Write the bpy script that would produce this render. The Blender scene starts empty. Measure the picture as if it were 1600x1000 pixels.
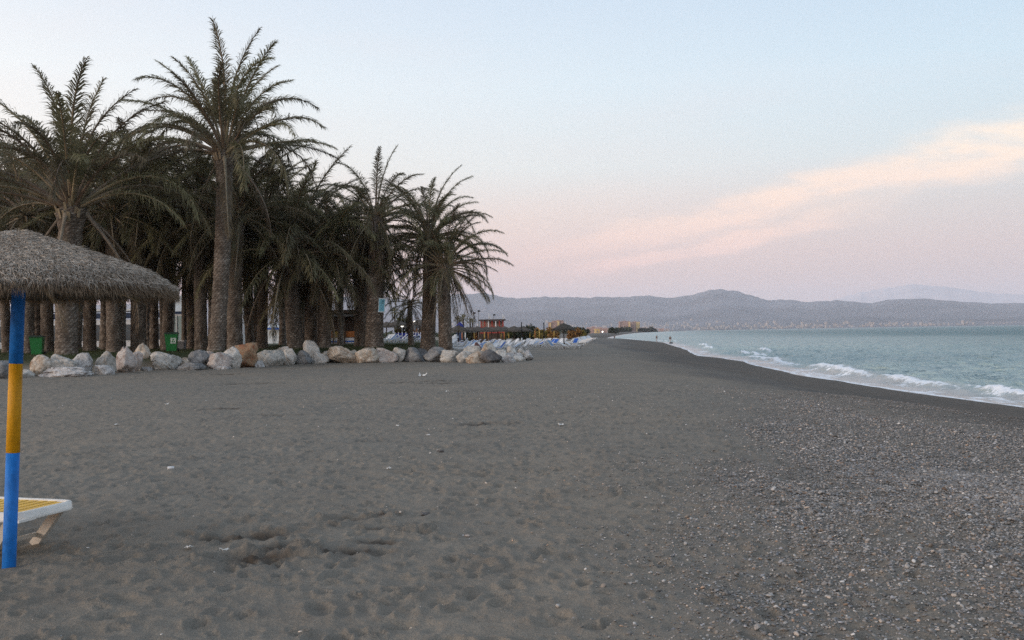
import bpy, math, random
import numpy as np
from mathutils import Vector, Matrix, Euler
PI = math.pi
random.seed(7)
RS = np.random.RandomState(11)
scene = bpy.context.scene
C = scene.collection

# ------------------------------------------------------------------ camera
F = 1500.0                                   # focal length in photo pixels (1600 wide)
EYE = Vector((0.0, 0.0, 1.6))
pitch = math.atan(20.5 / F); roll = math.atan(0.0168)
fw = Vector((0, math.cos(pitch), math.sin(pitch)))
up0 = Vector((0, -math.sin(pitch), math.cos(pitch)))
rt0 = Vector((1, 0, 0))
rt = rt0 * math.cos(roll) - up0 * math.sin(roll)
up = rt0 * math.sin(roll) + up0 * math.cos(roll)
cam = bpy.data.cameras.new('camera'); camo = bpy.data.objects.new('camera', cam); C.objects.link(camo)
cam.sensor_width = 36; cam.lens = 36 * F / 1600; cam.clip_start = 0.1; cam.clip_end = 90000
m = Matrix((rt, up, -fw)).transposed().to_4x4(); m.translation = EYE
camo.matrix_world = m
scene.camera = camo

# ------------------------------------------------------------------ view, sky, sun
scene.view_settings.view_transform = 'Standard'; scene.view_settings.look = 'None'
scene.view_settings.exposure = 0.0; scene.view_settings.gamma = 1.0
scene.view_settings.use_curve_mapping = False
scene.cycles.use_denoising = False      # the photograph's own fine grain is kept
scene.cycles.max_bounces = 8; scene.cycles.diffuse_bounces = 3; scene.cycles.glossy_bounces = 3
scene.cycles.transparent_max_bounces = 8; scene.cycles.volume_bounces = 3
SUN_EL, SUN_AZ = 5.0, 242.0                  # degrees; azimuth clockwise from the view direction

def lin(r, g, b):
    f = lambda c: (c / 255 / 12.92) if c <= 10.31 else ((c / 255 + .055) / 1.055) ** 2.4
    return (f(r), f(g), f(b), 1)

world = bpy.data.worlds.new("World"); scene.world = world; world.use_nodes = True
nt = world.node_tree; N = nt.nodes; L = nt.links; N.clear()
def nmath(nt, op, a, b=None, c=None, clamp=False):
    n = nt.nodes.new('ShaderNodeMath'); n.operation = op; n.use_clamp = clamp
    for i, v in enumerate((a, b, c)):
        if v is None: continue
        if isinstance(v, (int, float)): n.inputs[i].default_value = v
        else: nt.links.new(v, n.inputs[i])
    return n.outputs[0]
def nmix(nt, fac, a, b, blend='MIX'):
    n = nt.nodes.new('ShaderNodeMix'); n.data_type = 'RGBA'; n.blend_type = blend; n.clamp_factor = True
    for s, v in ((n.inputs['Factor'], fac), (n.inputs[6], a), (n.inputs[7], b)):
        if isinstance(v, (int, float)): s.default_value = v
        elif isinstance(v, tuple): s.default_value = v if len(v) == 4 else (*v, 1)
        else: nt.links.new(v, s)
    return n.outputs[2]
def nramp(nt, fac, stops, interp='LINEAR'):
    n = nt.nodes.new('ShaderNodeValToRGB'); cr = n.color_ramp; cr.interpolation = interp
    while len(cr.elements) < len(stops): cr.elements.new(.5)
    for e, (p, c) in zip(cr.elements, stops):
        e.position = p; e.color = c if isinstance(c, tuple) else (c, c, c, 1)
    nt.links.new(fac, n.inputs[0]); return n.outputs[0]
def nnoise(nt, vec, scale, detail=4, rough=.5, dist=0.0, dim='3D'):
    n = nt.nodes.new('ShaderNodeTexNoise'); n.noise_dimensions = dim
    n.inputs['Scale'].default_value = scale; n.inputs['Detail'].default_value = detail
    n.inputs['Roughness'].default_value = rough; n.inputs['Distortion'].default_value = dist
    if vec is not None: nt.links.new(vec, n.inputs['Vector'])
    return n.outputs['Fac']
def mapping(nt, vec, scale=(1, 1, 1), rot=(0, 0, 0)):
    n = nt.nodes.new('ShaderNodeMapping'); n.inputs['Scale'].default_value = scale
    n.inputs['Rotation'].default_value = rot; nt.links.new(vec, n.inputs['Vector']); return n.outputs[0]
def combine(nt, x, y, z):
    n = nt.nodes.new('ShaderNodeCombineXYZ')
    for i, v in enumerate((x, y, z)):
        if isinstance(v, (int, float)): n.inputs[i].default_value = v
        else: nt.links.new(v, n.inputs[i])
    return n.outputs[0]

tc = N.new('ShaderNodeTexCoord'); sep = N.new('ShaderNodeSeparateXYZ'); L.new(tc.outputs['Generated'], sep.inputs[0])
X, Y, Z = sep.outputs
zc = nmath(nt, 'MAXIMUM', Z, 0.0)
grad = nramp(nt, nmath(nt, 'POWER', zc, 0.5), [
    (0.00, (.98, .66, .60, 1)), (0.20, (1.06, .67, .57, 1)), (0.28, (1.05, .71, .61, 1)), (0.345, (1.0, .78, .69, 1)),
    (0.41, (.95, .90, .86, 1)), (0.50, (.86, .90, .94, 1)), (0.60, lin(217, 227, 242)), (0.80, lin(198, 210, 230)), (1.0, lin(190, 202, 224))])
# the sky is a little brighter to the left, bluer to the right
az = nmath(nt, 'MULTIPLY_ADD', X, 1.1, 0.5, clamp=True)
grad = nmix(nt, az, nmix(nt, 1.0, grad, (0.99, 1.0, 0.985), 'MULTIPLY'), nmix(nt, 1.0, grad, (0.72, 0.85, 0.92), 'MULTIPLY'))
# clouds: two long streaks rising to the right, broken up by noise, in direction space ahead
yc = nmath(nt, 'MAXIMUM', Y, 0.08)
u = nmath(nt, 'DIVIDE', X, yc); v = nmath(nt, 'DIVIDE', Z, yc)
ahead = nmath(nt, 'MULTIPLY', nmath(nt, 'SUBTRACT', Y, 0.2), 4.0, clamp=True)
uw = nnoise(nt, combine(nt, nmath(nt, 'MULTIPLY', u, 7.0), nmath(nt, 'MULTIPLY', v, 26.0), 0.0), 1.0, 5, .6)
wob = nmath(nt, 'MULTIPLY', nmath(nt, 'SUBTRACT', uw, .5), 0.05)
def streak(v0, sl, w0, ws, ua, ub, fin, fout, power):
    t = nmath(nt, 'SUBTRACT', v, nmath(nt, 'MULTIPLY_ADD', u, sl, v0))
    t = nmath(nt, 'ADD', t, wob)
    w = nmath(nt, 'MAXIMUM', nmath(nt, 'MULTIPLY_ADD', u, ws, w0), 0.006)
    q = nmath(nt, 'DIVIDE', t, w)
    e = nmath(nt, 'EXPONENT', nmath(nt, 'MULTIPLY', nmath(nt, 'POWER', nmath(nt, 'ABSOLUTE', q), 3.0), -1.0))
    a = nmath(nt, 'DIVIDE', nmath(nt, 'SUBTRACT', u, ua), fin, clamp=True)
    b = nmath(nt, 'DIVIDE', nmath(nt, 'SUBTRACT', ub, u), fout, clamp=True)
    return nmath(nt, 'MULTIPLY', nmath(nt, 'MULTIPLY', e, nmath(nt, 'MULTIPLY', a, b)), power)
tx = nnoise(nt, combine(nt, nmath(nt, 'MULTIPLY', u, 15.0), nmath(nt, 'MULTIPLY', v, 60.0), 3.0), 1.0, 6, .56)
txm = nmath(nt, 'MULTIPLY_ADD', tx, 2.4, -0.3, clamp=True)
s1 = streak(0.071, 0.226, 0.009, 0.034, -0.02, 1.4, .20, .5, 1.15)
s2 = streak(0.047, 0.19, 0.007, 0.012, 0.03, 0.42, .10, .2, 1.4)
s3 = streak(0.11, 0.10, 0.03, 0.02, -0.35, 0.3, .25, .2, 0.14)
sm = nmath(nt, 'ADD', nmath(nt, 'ADD', s1, s2), s3, clamp=True)
sm = nmath(nt, 'MULTIPLY', nmath(nt, 'MULTIPLY', sm, ahead), txm)
cloudcol = nramp(nt, v, [(0.05, (1.05, .68, .59, 1)), (0.12, (1.07, .80, .66, 1)), (0.20, (1.08, .90, .74, 1))])
skyc = nmix(nt, sm, grad, cloudcol)
# faint high veil
veil = nnoise(nt, combine(nt, nmath(nt, 'MULTIPLY', u, 3.0), nmath(nt, 'MULTIPLY', v, 14.0), 9.0), 1.0, 5, .55)
vm = nmath(nt, 'MULTIPLY', nmath(nt, 'MULTIPLY', nmath(nt, 'SUBTRACT', veil, .48), 1.6, clamp=True), ahead)
skyc = nmix(nt, nmath(nt, 'MULTIPLY', vm, .35), skyc, lin(240, 224, 222))
nish = N.new('ShaderNodeTexSky'); nish.sky_type = 'NISHITA'; nish.sun_disc = False
nish.sun_elevation = math.radians(SUN_EL); nish.sun_rotation = math.radians(SUN_AZ)
nishc = nmix(nt, 1.0, nish.outputs[0], (0.05, 0.05, 0.05), 'MULTIPLY')
# afterglow of the sun just set behind the camera
glx = nmath(nt, 'ADD', nmath(nt, 'MULTIPLY', X, math.sin(math.radians(SUN_AZ))), nmath(nt, 'MULTIPLY', Y, math.cos(math.radians(SUN_AZ))))
glow = nmath(nt, 'MULTIPLY', nmath(nt, 'POWER', nmath(nt, 'MULTIPLY_ADD', glx, .5, .5, clamp=True), 4.0), nmath(nt, 'EXPONENT', nmath(nt, 'MULTIPLY', zc, -2.6)))
skyc = nmix(nt, 1.0, skyc, nmix(nt, glow, (1, 1, 1), (2.9, 2.05, 1.35)), 'MULTIPLY')
below = nmath(nt, 'MULTIPLY', nmath(nt, 'SUBTRACT', 0.0, Z), 40.0, clamp=True)
skyc = nmix(nt, below, skyc, lin(150, 150, 158))
tot = nmix(nt, 0.08, skyc, nishc)
bg = N.new('ShaderNodeBackground'); L.new(tot, bg.inputs[0]); bg.inputs[1].default_value = SKY = 1.21
wo = N.new('ShaderNodeOutputWorld'); L.new(bg.outputs[0], wo.inputs[0])
try: world.cycles.sampling_method = 'MANUAL'; world.cycles.sample_map_resolution = 512
except Exception: pass

sun = bpy.data.lights.new('sun', 'SUN'); sun.energy = 2.0; sun.angle = math.radians(13); sun.color = (1.0, .89, .81)
suno = bpy.data.objects.new('sun', sun); C.objects.link(suno)
sd = Vector((math.sin(math.radians(SUN_AZ)) * math.cos(math.radians(11)), math.cos(math.radians(SUN_AZ)) * math.cos(math.radians(11)), math.sin(math.radians(11))))
suno.rotation_euler = sd.to_track_quat('Z', 'Y').to_euler(); suno.location = (0, 0, 30)

# ------------------------------------------------------------------ helpers
def ray(px, py):
    return fw + rt * ((px - 800) / F) + up * ((500 - py) / F)
def P(px, py, d):
    r = ray(px, py); return EYE + r * (d / r.y)
def G(px, py, z=0.0):
    r = ray(px, py); return EYE + r * ((z - EYE.z) / r.z)
def XP(px, d):
    return P(px, 520, d).x

def tag(o, label=None, cat=None, group=None, kind=None):
    if label: o['label'] = label
    if cat: o['category'] = cat
    if group: o['group'] = group
    if kind: o['kind'] = kind
    return o
def thing(name, loc, label, cat, group=None, rz=0.0):
    o = bpy.data.objects.new(name, None); C.objects.link(o); o.location = loc; o.rotation_euler = (0, 0, rz)
    o.empty_display_size = .2
    return tag(o, label, cat, group)
def link(name, me, parent=None, loc=(0, 0, 0), rot=(0, 0, 0), scale=(1, 1, 1)):
    o = bpy.data.objects.new(name, me); C.objects.link(o)
    o.location = loc; o.rotation_euler = rot; o.scale = scale
    if parent is not None: o.parent = parent
    return o
def copy_tree(o, parent=None):
    c = o.copy(); C.objects.link(c)
    if parent is not None: c.parent = parent
    for ch in list(o.children): copy_tree(ch, c)
    return c

class MB:
    """collects faces; build() links them as one mesh"""
    def __init__(s): s.v = []; s.f = []; s.m = []; s.sm = []
    def add(s, vs, fs, mi=0, smooth=False):
        b = len(s.v); s.v += [tuple(q) for q in vs]
        for f in fs: s.f.append(tuple(b + i for i in f)); s.m.append(mi); s.sm.append(smooth)
        return s
    def box(s, c, d, rz=0.0, mi=0, rot=None, taper=1.0):
        hx, hy, hz = d[0] / 2, d[1] / 2, d[2] / 2
        R = rot if rot is not None else Matrix.Rotation(rz, 3, 'Z')
        vs = []
        for z in (-1, 1):
            t = taper if z < 0 else 1.0
            for x, y in ((-1, -1), (1, -1), (1, 1), (-1, 1)):
                vs.append(Vector(c) + R @ Vector((x * hx * t, y * hy * t, z * hz)))
        return s.add(vs, [(3, 2, 1, 0), (4, 5, 6, 7), (0, 1, 5, 4), (1, 2, 6, 5), (2, 3, 7, 6), (3, 0, 4, 7)], mi)
    def bar(s, a, b, w, h, mi=0, upv=(0, 0, 1)):
        a, b = Vector(a), Vector(b); t = (b - a); ln = t.length; t.normalize()
        sd = t.cross(Vector(upv))
        if sd.length < 1e-4: sd = t.cross(Vector((1, 0, 0)))
        sd.normalize(); u2 = sd.cross(t)
        vs = [p + sd * (i * w / 2) + u2 * (j * h / 2) for p in (a, b) for i, j in ((-1, -1), (1, -1), (1, 1), (-1, 1))]
        return s.add(vs, [(3, 2, 1, 0), (4, 5, 6, 7), (0, 1, 5, 4), (1, 2, 6, 5), (2, 3, 7, 6), (3, 0, 4, 7)], mi)
    def tube(s, pts, rads, n=8, mi=0, cap=True, smooth=True):
        pts = [Vector(p) for p in pts]; b = len(s.v); prev = None
        for i, p in enumerate(pts):
            t = (pts[min(i + 1, len(pts) - 1)] - pts[max(i - 1, 0)]).normalized()
            if prev is None:
                a = t.cross(Vector((0, 1, 0)));
                if a.length < 1e-3: a = t.cross(Vector((1, 0, 0)))
            else: a = prev - t * prev.dot(t)
            a.normalize(); prev = a; c = t.cross(a)
            for k in range(n):
                an = 2 * PI * k / n; s.v.append(tuple(p + (a * math.cos(an) + c * math.sin(an)) * rads[i]))
        for i in range(len(pts) - 1):
            for k in range(n):
                k2 = (k + 1) % n
                s.f.append((b + i * n + k, b + i * n + k2, b + (i + 1) * n + k2, b + (i + 1) * n + k)); s.m.append(mi); s.sm.append(smooth)
        if cap:
            s.f.append(tuple(b + k for k in range(n))[::-1]); s.m.append(mi); s.sm.append(False)
            e = b + (len(pts) - 1) * n; s.f.append(tuple(e + k for k in range(n))); s.m.append(mi); s.sm.append(False)
        return s
    def mesh(s, name, mats):
        me = bpy.data.meshes.new(name); me.from_pydata(s.v, [], s.f)
        for mt in (mats if isinstance(mats, (list, tuple)) else [mats]): me.materials.append(mt)
        me.polygons.foreach_set('material_index', s.m); me.polygons.foreach_set('use_smooth', s.sm); me.update()
        return me
    def build(s, name, mats, parent=None, loc=(0, 0, 0), rot=(0, 0, 0)):
        return link(name, s.mesh(name, mats), parent, loc, rot)

def grid_mesh(name, co, nu, nv, mat, attrs=None, smooth=True, wrap=False):
    """co: (nu*nv,3) row major u then v"""
    me = bpy.data.meshes.new(name)
    iu = np.arange(nu if wrap else nu - 1); iv = np.arange(nv - 1)
    a, b = np.meshgrid(iu, iv, indexing='ij'); a2 = (a + 1) % nu
    q = np.stack([a * nv + b, a2 * nv + b, a2 * nv + b + 1, a * nv + b + 1], -1).reshape(-1, 4).astype(np.int32)
    me.vertices.add(len(co)); me.vertices.foreach_set('co', co.astype(np.float32).ravel())
    me.loops.add(q.size); me.loops.foreach_set('vertex_index', q.ravel())
    me.polygons.add(len(q)); me.polygons.foreach_set('loop_start', np.arange(0, q.size, 4, dtype=np.int32))
    me.polygons.foreach_set('use_smooth', np.full(len(q), smooth))
    me.update(calc_edges=True)
    for k, arr in (attrs or {}).items():
        at = me.attributes.new(k, 'FLOAT', 'POINT'); at.data.foreach_set('value', arr.astype(np.float32).ravel())
    if mat: me.materials.append(mat)
    return me
def tri_mesh(name, co, tris, mat, midx=None, attrs=None, smooth=False):
    me = bpy.data.meshes.new(name); tris = np.asarray(tris, dtype=np.int32)
    me.vertices.add(len(co)); me.vertices.foreach_set('co', np.asarray(co, dtype=np.float32).ravel())
    me.loops.add(tris.size); me.loops.foreach_set('vertex_index', tris.ravel())
    me.polygons.add(len(tris)); me.polygons.foreach_set('loop_start', np.arange(0, tris.size, tris.shape[1], dtype=np.int32))
    me.polygons.foreach_set('use_smooth', np.full(len(tris), smooth))
    for mt in (mat if isinstance(mat, (list, tuple)) else [mat]): me.materials.append(mt)
    if midx is not None: me.polygons.foreach_set('material_index', np.asarray(midx, dtype=np.int32))
    me.update(calc_edges=True)
    for k, arr in (attrs or {}).items():
        at = me.attributes.new(k, 'FLOAT', 'POINT'); at.data.foreach_set('value', arr.astype(np.float32).ravel())
    return me

# numpy noise
def h2(ix, iy, s=0):
    n = (ix.astype(np.int64) * 374761393 + iy.astype(np.int64) * 668265263 + s * 974634777) & 0xffffffff
    n = ((n ^ (n >> 13)) * 1274126177) & 0xffffffff
    n = ((n ^ (n >> 16)) * 2246822519) & 0xffffffff
    return ((n ^ (n >> 15)) & 0xffffff) / float(0xffffff)
def vnoise(x, y, s=0):
    ix = np.floor(x); iy = np.floor(y); fx = x - ix; fy = y - iy
    fx = fx * fx * fx * (fx * (fx * 6 - 15) + 10); fy = fy * fy * fy * (fy * (fy * 6 - 15) + 10)
    a = h2(ix, iy, s); b = h2(ix + 1, iy, s); c = h2(ix, iy + 1, s); d = h2(ix + 1, iy + 1, s)
    return (a + (b - a) * fx) * (1 - fy) + (c + (d - c) * fx) * fy
def fbm(x, y, s=0, o=4, g=.5):
    r = 0; a = 1; t = 0
    for k in range(o):
        r = r + a * (vnoise(x, y, s + k * 17) - .5) * 2; t += a; a *= g; x = x * 2.03 + 11.3; y = y * 2.03 + 5.7
    return r / t
def sstep(a, b, x):
    t = np.clip((x - a) / (b - a), 0, 1); return t * t * (3 - 2 * t)

# ------------------------------------------------------------------ materials
def newmat(name):
    mt = bpy.data.materials.new(name); mt.use_nodes = True; nt = mt.node_tree
    b = nt.nodes['Principled BSDF']; return mt, nt, b
def simple(name, col, rough=.7, var=.25, scale=6.0, bump=.15, spec=.3, rnd=.0, stretch=(1, 1, 1), bscale=None, bdist=.01):
    """one tone with mottled wear, a little relief and optional variation from object to object"""
    mt, nt, b = newmat(name)
    tcn = nt.nodes.new('ShaderNodeTexCoord'); vec = mapping(nt, tcn.outputs['Object'], stretch)
    n1 = nnoise(nt, vec, scale, 5, .6)
    c = tuple(col[:3])
    lo = tuple(x * (1 - var) for x in c) + (1,); hi = tuple(min(1, x * (1 + var)) for x in c) + (1,)
    cc = nramp(nt, n1, [(.3, lo), (.7, hi)])
    if rnd:
        oi = nt.nodes.new('ShaderNodeObjectInfo'); hs = nt.nodes.new('ShaderNodeHueSaturation')
        nt.links.new(nmath(nt, 'MULTIPLY_ADD', oi.outputs['Random'], rnd * 2, 1 - rnd), hs.inputs['Value'])
        nt.links.new(nmath(nt, 'MULTIPLY_ADD', oi.outputs['Random'], .04, .48), hs.inputs['Hue'])
        nt.links.new(cc, hs.inputs['Color']); cc = hs.outputs[0]
    nt.links.new(cc, b.inputs['Base Color']); b.inputs['Roughness'].default_value = rough
    b.inputs['Specular IOR Level'].default_value = spec
    if bump:
        bn = nt.nodes.new('ShaderNodeBump'); bn.inputs['Strength'].default_value = bump; bn.inputs['Distance'].default_value = bdist
        nt.links.new(nnoise(nt, vec, bscale or scale * 5, 4, .6), bn.inputs['Height']); nt.links.new(bn.outputs[0], b.inputs['Normal'])
    return mt
def attr(nt, name, kind='GEOMETRY'):
    n = nt.nodes.new('ShaderNodeAttribute'); n.attribute_name = name; n.attribute_type = kind; return n

# --- coastline: x of the water's edge as a function of distance along the beach
_cy = np.array([-4000, -60, 0, 33, 42, 50, 63, 78, 88, 98, 106, 118, 140, 163, 200, 235, 260, 285, 320, 380, 540, 900, 1200, 2300, 3100, 3450, 3600, 4600, 60000.])
_cx = np.array([60, 20.5, 18.6, 17.6, 17.5, 17.4, 18.0, 19.4, 20.9, 21.2, 20.6, 22.0, 25.4, 28.2, 32.5, 36.8, 35.8, 34.6, 32.5, 36, 56, 105, 150, 330, 520, 640, 300, -600, -14000.])
SEA = -1.3
def coast(y): return np.interp(y, _cy, _cx)
# rock line / lawn edge
_lx = np.array([-60, -28, -21.5, -16.3, -11.6, -6.0, -3.0, 4.0]); _ly = np.array([44, 45.5, 46.8, 49.6, 58, 57, 58.0, 60])
def lawn_mask(x, y):
    f = np.interp(x, _lx, _ly)
    return sstep(0.0, 1.4, y - f) * sstep(0.0, 3.0, -3.6 - 0.03 * (y - 58) - x) * (1 - sstep(118, 135, y))
def softmin(a, b, k):
    h = np.clip(.5 + .5 * (b - a) / k, 0, 1); return b * (1 - h) + a * h - k * h * (1 - h)
def H0(x, y):
    """large shape of the beach"""
    x = np.asarray(x, float); y = np.asarray(y, float)
    s = coast(y) - x
    near = np.clip(1 - np.abs(y) / 900, 0, 1)
    s = s + near * (0.35 * fbm(y * .12, y * 0 + 3.3, 5, 3) + .12 * fbm(y * .7, y * 0 + 8.3, 6, 2))
    z = SEA + softmin(0.115 * s, np.full_like(s, 1.3), .5)
    z = z + 0.05 * fbm(x * .11, y * .11, 2, 3) * sstep(2, 9, s)
    # shallow cusp in the pebble bank at right
    z = z - 0.16 * np.exp(-(((x - 10.9) / 2.4) ** 2 + ((y - 20.5) / 2.0) ** 2)) - .1 * np.exp(-(((x - 13.5) / 2.0) ** 2 + ((y - 28) / 4.0) ** 2))
    z = z + 0.85 * lawn_mask(x, y)
    z = z + 0.5 * sstep(180, 600, y) * sstep(20, 80, s)
    return z
def gz(x, y): return float(H0(np.array([x]), np.array([y]))[0])
# ================================================================== GROUND
def cell_dimples(x, y, size, seed, depth):
    """jittered footprints / hollows"""
    cx = np.floor(x / size); cy = np.floor(y / size); out = np.zeros_like(x)
    for i in (-1, 0, 1):
        for j in (-1, 0, 1):
            ix = cx + i; iy = cy + j
            px = (ix + h2(ix, iy, seed)) * size; py = (iy + h2(ix, iy, seed + 1)) * size
            an = h2(ix, iy, seed + 2) * PI; rr = size * (.28 + .3 * h2(ix, iy, seed + 3)); dp = h2(ix, iy, seed + 4) ** 1.5
            dx = x - px; dy = y - py; a = (dx * np.cos(an) + dy * np.sin(an)) / rr; b = (-dx * np.sin(an) + dy * np.cos(an)) / (rr * .62)
            q = a * a + b * b
            out += dp * (-np.exp(-q * 1.6) + .55 * np.exp(-((np.sqrt(q) - 1.25) / .33) ** 2))
    return out * depth
# dug-up, damp places seen in the photo: pixel, size in metres
DUG = [(396, 880, .30, .22), (404, 842, .26, .16), (440, 862, .18, .10), (345, 846, .16, .07), (556, 815, .22, .10), (600, 808, .12, .07), (610, 833, .22, .09), (497, 826, .16, .08), (644, 840, .14, .06), (590, 855, .16, .07),
       (392, 598, .8, .4), (350, 640, .5, .22), (655, 597, 1.3, .45), (690, 600, .8, .3), (430, 650, .5, .2), (350, 585, .7, .3), (760, 665, .5, .25), (550, 870, .3, .1)]
DUG = [(G(a, b).x, G(a, b).y, c, d) for a, b, c, d in DUG]
def pebble_density(x, y):
    """0..1 : how much of the ground is shingle"""
    s = coast(y) - x
    lo = np.interp(y, [0, 4, 6, 9, 14, 20, 30, 45, 80], [.6, 1.15, 1.5, 2.1, 3.3, 5.0, 7.2, 9.2, 11])
    wv = fbm(x * .35, y * .18, 31, 4) * 1.5 + fbm(x * 1.3, y * .7, 35, 3) * .7
    d = sstep(-2.6, 2.2, x - lo + wv) ** 1.7
    d = d * (.45 + .55 * sstep(-.3, .3, fbm(x * .5, y * .22, 33, 3) + .12))
    d = d * (.62 + .38 * sstep(-.25, .25, fbm(s * .8 + wv * .3, y * .05, 37, 3)))
    d = d * (.35 + .65 * sstep(4.5, 8.5, s + wv)) * sstep(.3, 3.5, s + wv * .5)
    return d
def damp(x, y):
    s = coast(y) - x
    d = 1 - sstep(4.5, 12.5, s + 1.8 * fbm(x * .3, y * .1, 41, 3))
    c = np.zeros_like(x)
    w = fbm(x * 5, y * 5, 43, 3)
    for (a, b, rx, ry) in DUG:
        c = np.maximum(c, np.exp(-(((x - a) / rx) ** 2 + ((y - b) / (ry)) ** 2) * 1.4 ) * np.clip(1.2 + 1.8 * w, 0, 1.6))
    k = np.exp(-(((x - 10.9) / 2.2) ** 2 + ((y - 20.0) / 1.6) ** 2)) * .6
    return np.clip(np.maximum(np.maximum(d * .8, c), k), 0, 1)
def H(x, y):
    z = H0(x, y); r = np.hypot(x, y)
    s = coast(y) - x
    dry = sstep(2.5, 7.5, s) * (1 - .75 * pebble_density(x, y)) * (1 - lawn_mask(x, y))
    f = 1 - sstep(45, 100, r)
    z = z + dry * f * (cell_dimples(x, y, .33, 51, .028) + cell_dimples(x + 7, y + 3, .17, 61, .036) + .012 * fbm(x * 6, y * 6, 75, 3))
    z = z + dry * (1 - sstep(60, 140, r)) * .035 * fbm(x * .8, y * .8, 71, 3)
    z = z + (1 - sstep(10, 22, r)) * .006 * fbm(x * 9, y * 9, 73, 3)
    z = z + pebble_density(x, y) * (1 - sstep(25, 60, r)) * .03 * fbm(x * 1.2, y * 1.2, 77, 3)
    lump = fbm(x * 11, y * 11, 79, 4)
    for (a, b, rx, ry) in DUG:
        q = ((x - a) / rx) ** 2 + ((y - b) / ry) ** 2
        sc = min(1, rx / .4)
        z = z + np.exp(-q * 1.5) * (-.028 + .075 * lump) * sc * 1.1 + .016 * np.exp(-((np.sqrt(q) - 1.45) / .4) ** 2) * (1 + 2 * lump)
    return z
# polar grid about the spot where the photographer stands: fine ahead, coarse behind
th = np.concatenate([np.linspace(-180, -62, 40)[:-1], np.linspace(-62, -34, 60)[:-1], np.linspace(-34, 34, 620)[:-1], np.linspace(34, 62, 60)[:-1], np.linspace(62, 180, 40)[:-1]])
rr_ = np.concatenate([[.02], np.geomspace(.5, 4.0, 30)[:-1], np.geomspace(4.0, 60, 470)[:-1], np.geomspace(60, 700, 130)[:-1], np.geomspace(700, 26000, 60)])
TH, RR = np.meshgrid(np.radians(th), rr_, indexing='ij')
gx = (np.sin(TH) * RR).ravel(); gy = (np.cos(TH) * RR).ravel()
gzv = H(gx, gy); gzv = np.maximum(gzv, -14)
mt, nt, b = newmat('dark_beach_sand')
geo = nt.nodes.new('ShaderNodeNewGeometry'); pos = geo.outputs['Position']
aw = attr(nt, 'damp').outputs['Fac']; ap = attr(nt, 'shingle').outputs['Fac']; al = attr(nt, 'lawn').outputs['Fac']
n1 = nnoise(nt, pos, 1.3, 6, .62); n2 = nnoise(nt, pos, 110, 6, .85); n3 = nnoise(nt, pos, 16, 4, .6); n4 = nnoise(nt, pos, .16, 4, .5)
sand = nramp(nt, n1, [(.25, (.170, .149, .123, 1)), (.75, (.222, .196, .161, 1))])
sand = nmix(nt, .8, sand, nramp(nt, n2, [(.30, (.45, .45, .46, 1)), (.5, (1, 1, 1, 1)), (.70, (1.6, 1.58, 1.55, 1))]), 'MULTIPLY')
sand = nmix(nt, .5, sand, nramp(nt, n3, [(.3, (.82, .81, .80, 1)), (.7, (1.16, 1.15, 1.13, 1))]), 'MULTIPLY')
sand = nmix(nt, 1.0, sand, nramp(nt, n4, [(.35, (.93, .95, .97, 1)), (.65, (1.07, 1.04, 1.01, 1))]), 'MULTIPLY')
vor = nt.nodes.new('ShaderNodeTexVoronoi'); vor.inputs['Scale'].default_value = 34; nt.links.new(pos, vor.inputs['Vector'])
vor2 = nt.nodes.new('ShaderNodeTexVoronoi'); vor2.inputs['Scale'].default_value = 11; nt.links.new(pos, vor2.inputs['Vector'])
vs = nt.nodes.new('ShaderNodeSeparateColor'); nt.links.new(vor.outputs['Color'], vs.inputs[0])
vs2 = nt.nodes.new('ShaderNodeSeparateColor'); nt.links.new(vor2.outputs['Color'], vs2.inputs[0])
def pebcol(s): return nramp(nt, s, [(0, (.05, .05, .052, 1)), (.3, (.10, .097, .093, 1)), (.55, (.15, .143, .132, 1)), (.8, (.21, .205, .20, 1)), (.96, (.34, .32, .29, 1))])
peb = nmix(nt, .5, pebcol(vs.outputs[0]), pebcol(vs2.outputs[1]))
edge = nmath(nt, 'MULTIPLY', vor.outputs['Distance'], 1.0)
peb = nmix(nt, 1.0, peb, nramp(nt, edge, [(.0, 1.1), (.75, .5)]), 'MULTIPLY')
ground = nmix(nt, nmath(nt, 'MULTIPLY', ap, nmath(nt, 'MULTIPLY_ADD', n1, .9, .45), clamp=True), sand, peb)
ground = nmix(nt, aw, ground, nmix(nt, 1.0, ground, (.31, .26, .22, 1), 'MULTIPLY'))
nl = nnoise(nt, pos, 1.2, 5, .6)
lawn = nramp(nt, nl, [(.3, (.026, .034, .012, 1)), (.7, (.045, .052, .020, 1))])
ground = nmix(nt, al, ground, lawn)
nt.links.new(ground, b.inputs['Base Color'])
nt.links.new(nmath(nt, 'MULTIPLY_ADD', aw, -.25, .95), b.inputs['Roughness']); b.inputs['Specular IOR Level'].default_value = .2
bn = nt.nodes.new('ShaderNodeBump'); bn.inputs['Strength'].default_value = .55; bn.inputs['Distance'].default_value = .006
nt.links.new(nmath(nt, 'ADD', n2, nmath(nt, 'MULTIPLY', nmath(nt, 'MULTIPLY', vor.outputs['Distance'], ap), -1.6)), bn.inputs['Height'])
bn2 = nt.nodes.new('ShaderNodeBump'); bn2.inputs['Strength'].default_value = .6; bn2.inputs['Distance'].default_value = .05
nt.links.new(nnoise(nt, pos, 7.0, 5, .62), bn2.inputs['Height']); bn3 = nt.nodes.new('ShaderNodeBump'); bn3.inputs['Strength'].default_value = .7; bn3.inputs['Distance'].default_value = .022
nt.links.new(nnoise(nt, pos, 24.0, 4, .6), bn3.inputs['Height']); nt.links.new(bn.outputs[0], bn3.inputs['Normal'])
nt.links.new(bn3.outputs[0], bn2.inputs['Normal']); nt.links.new(bn2.outputs[0], b.inputs['Normal'])
M_SAND = mt
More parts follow.
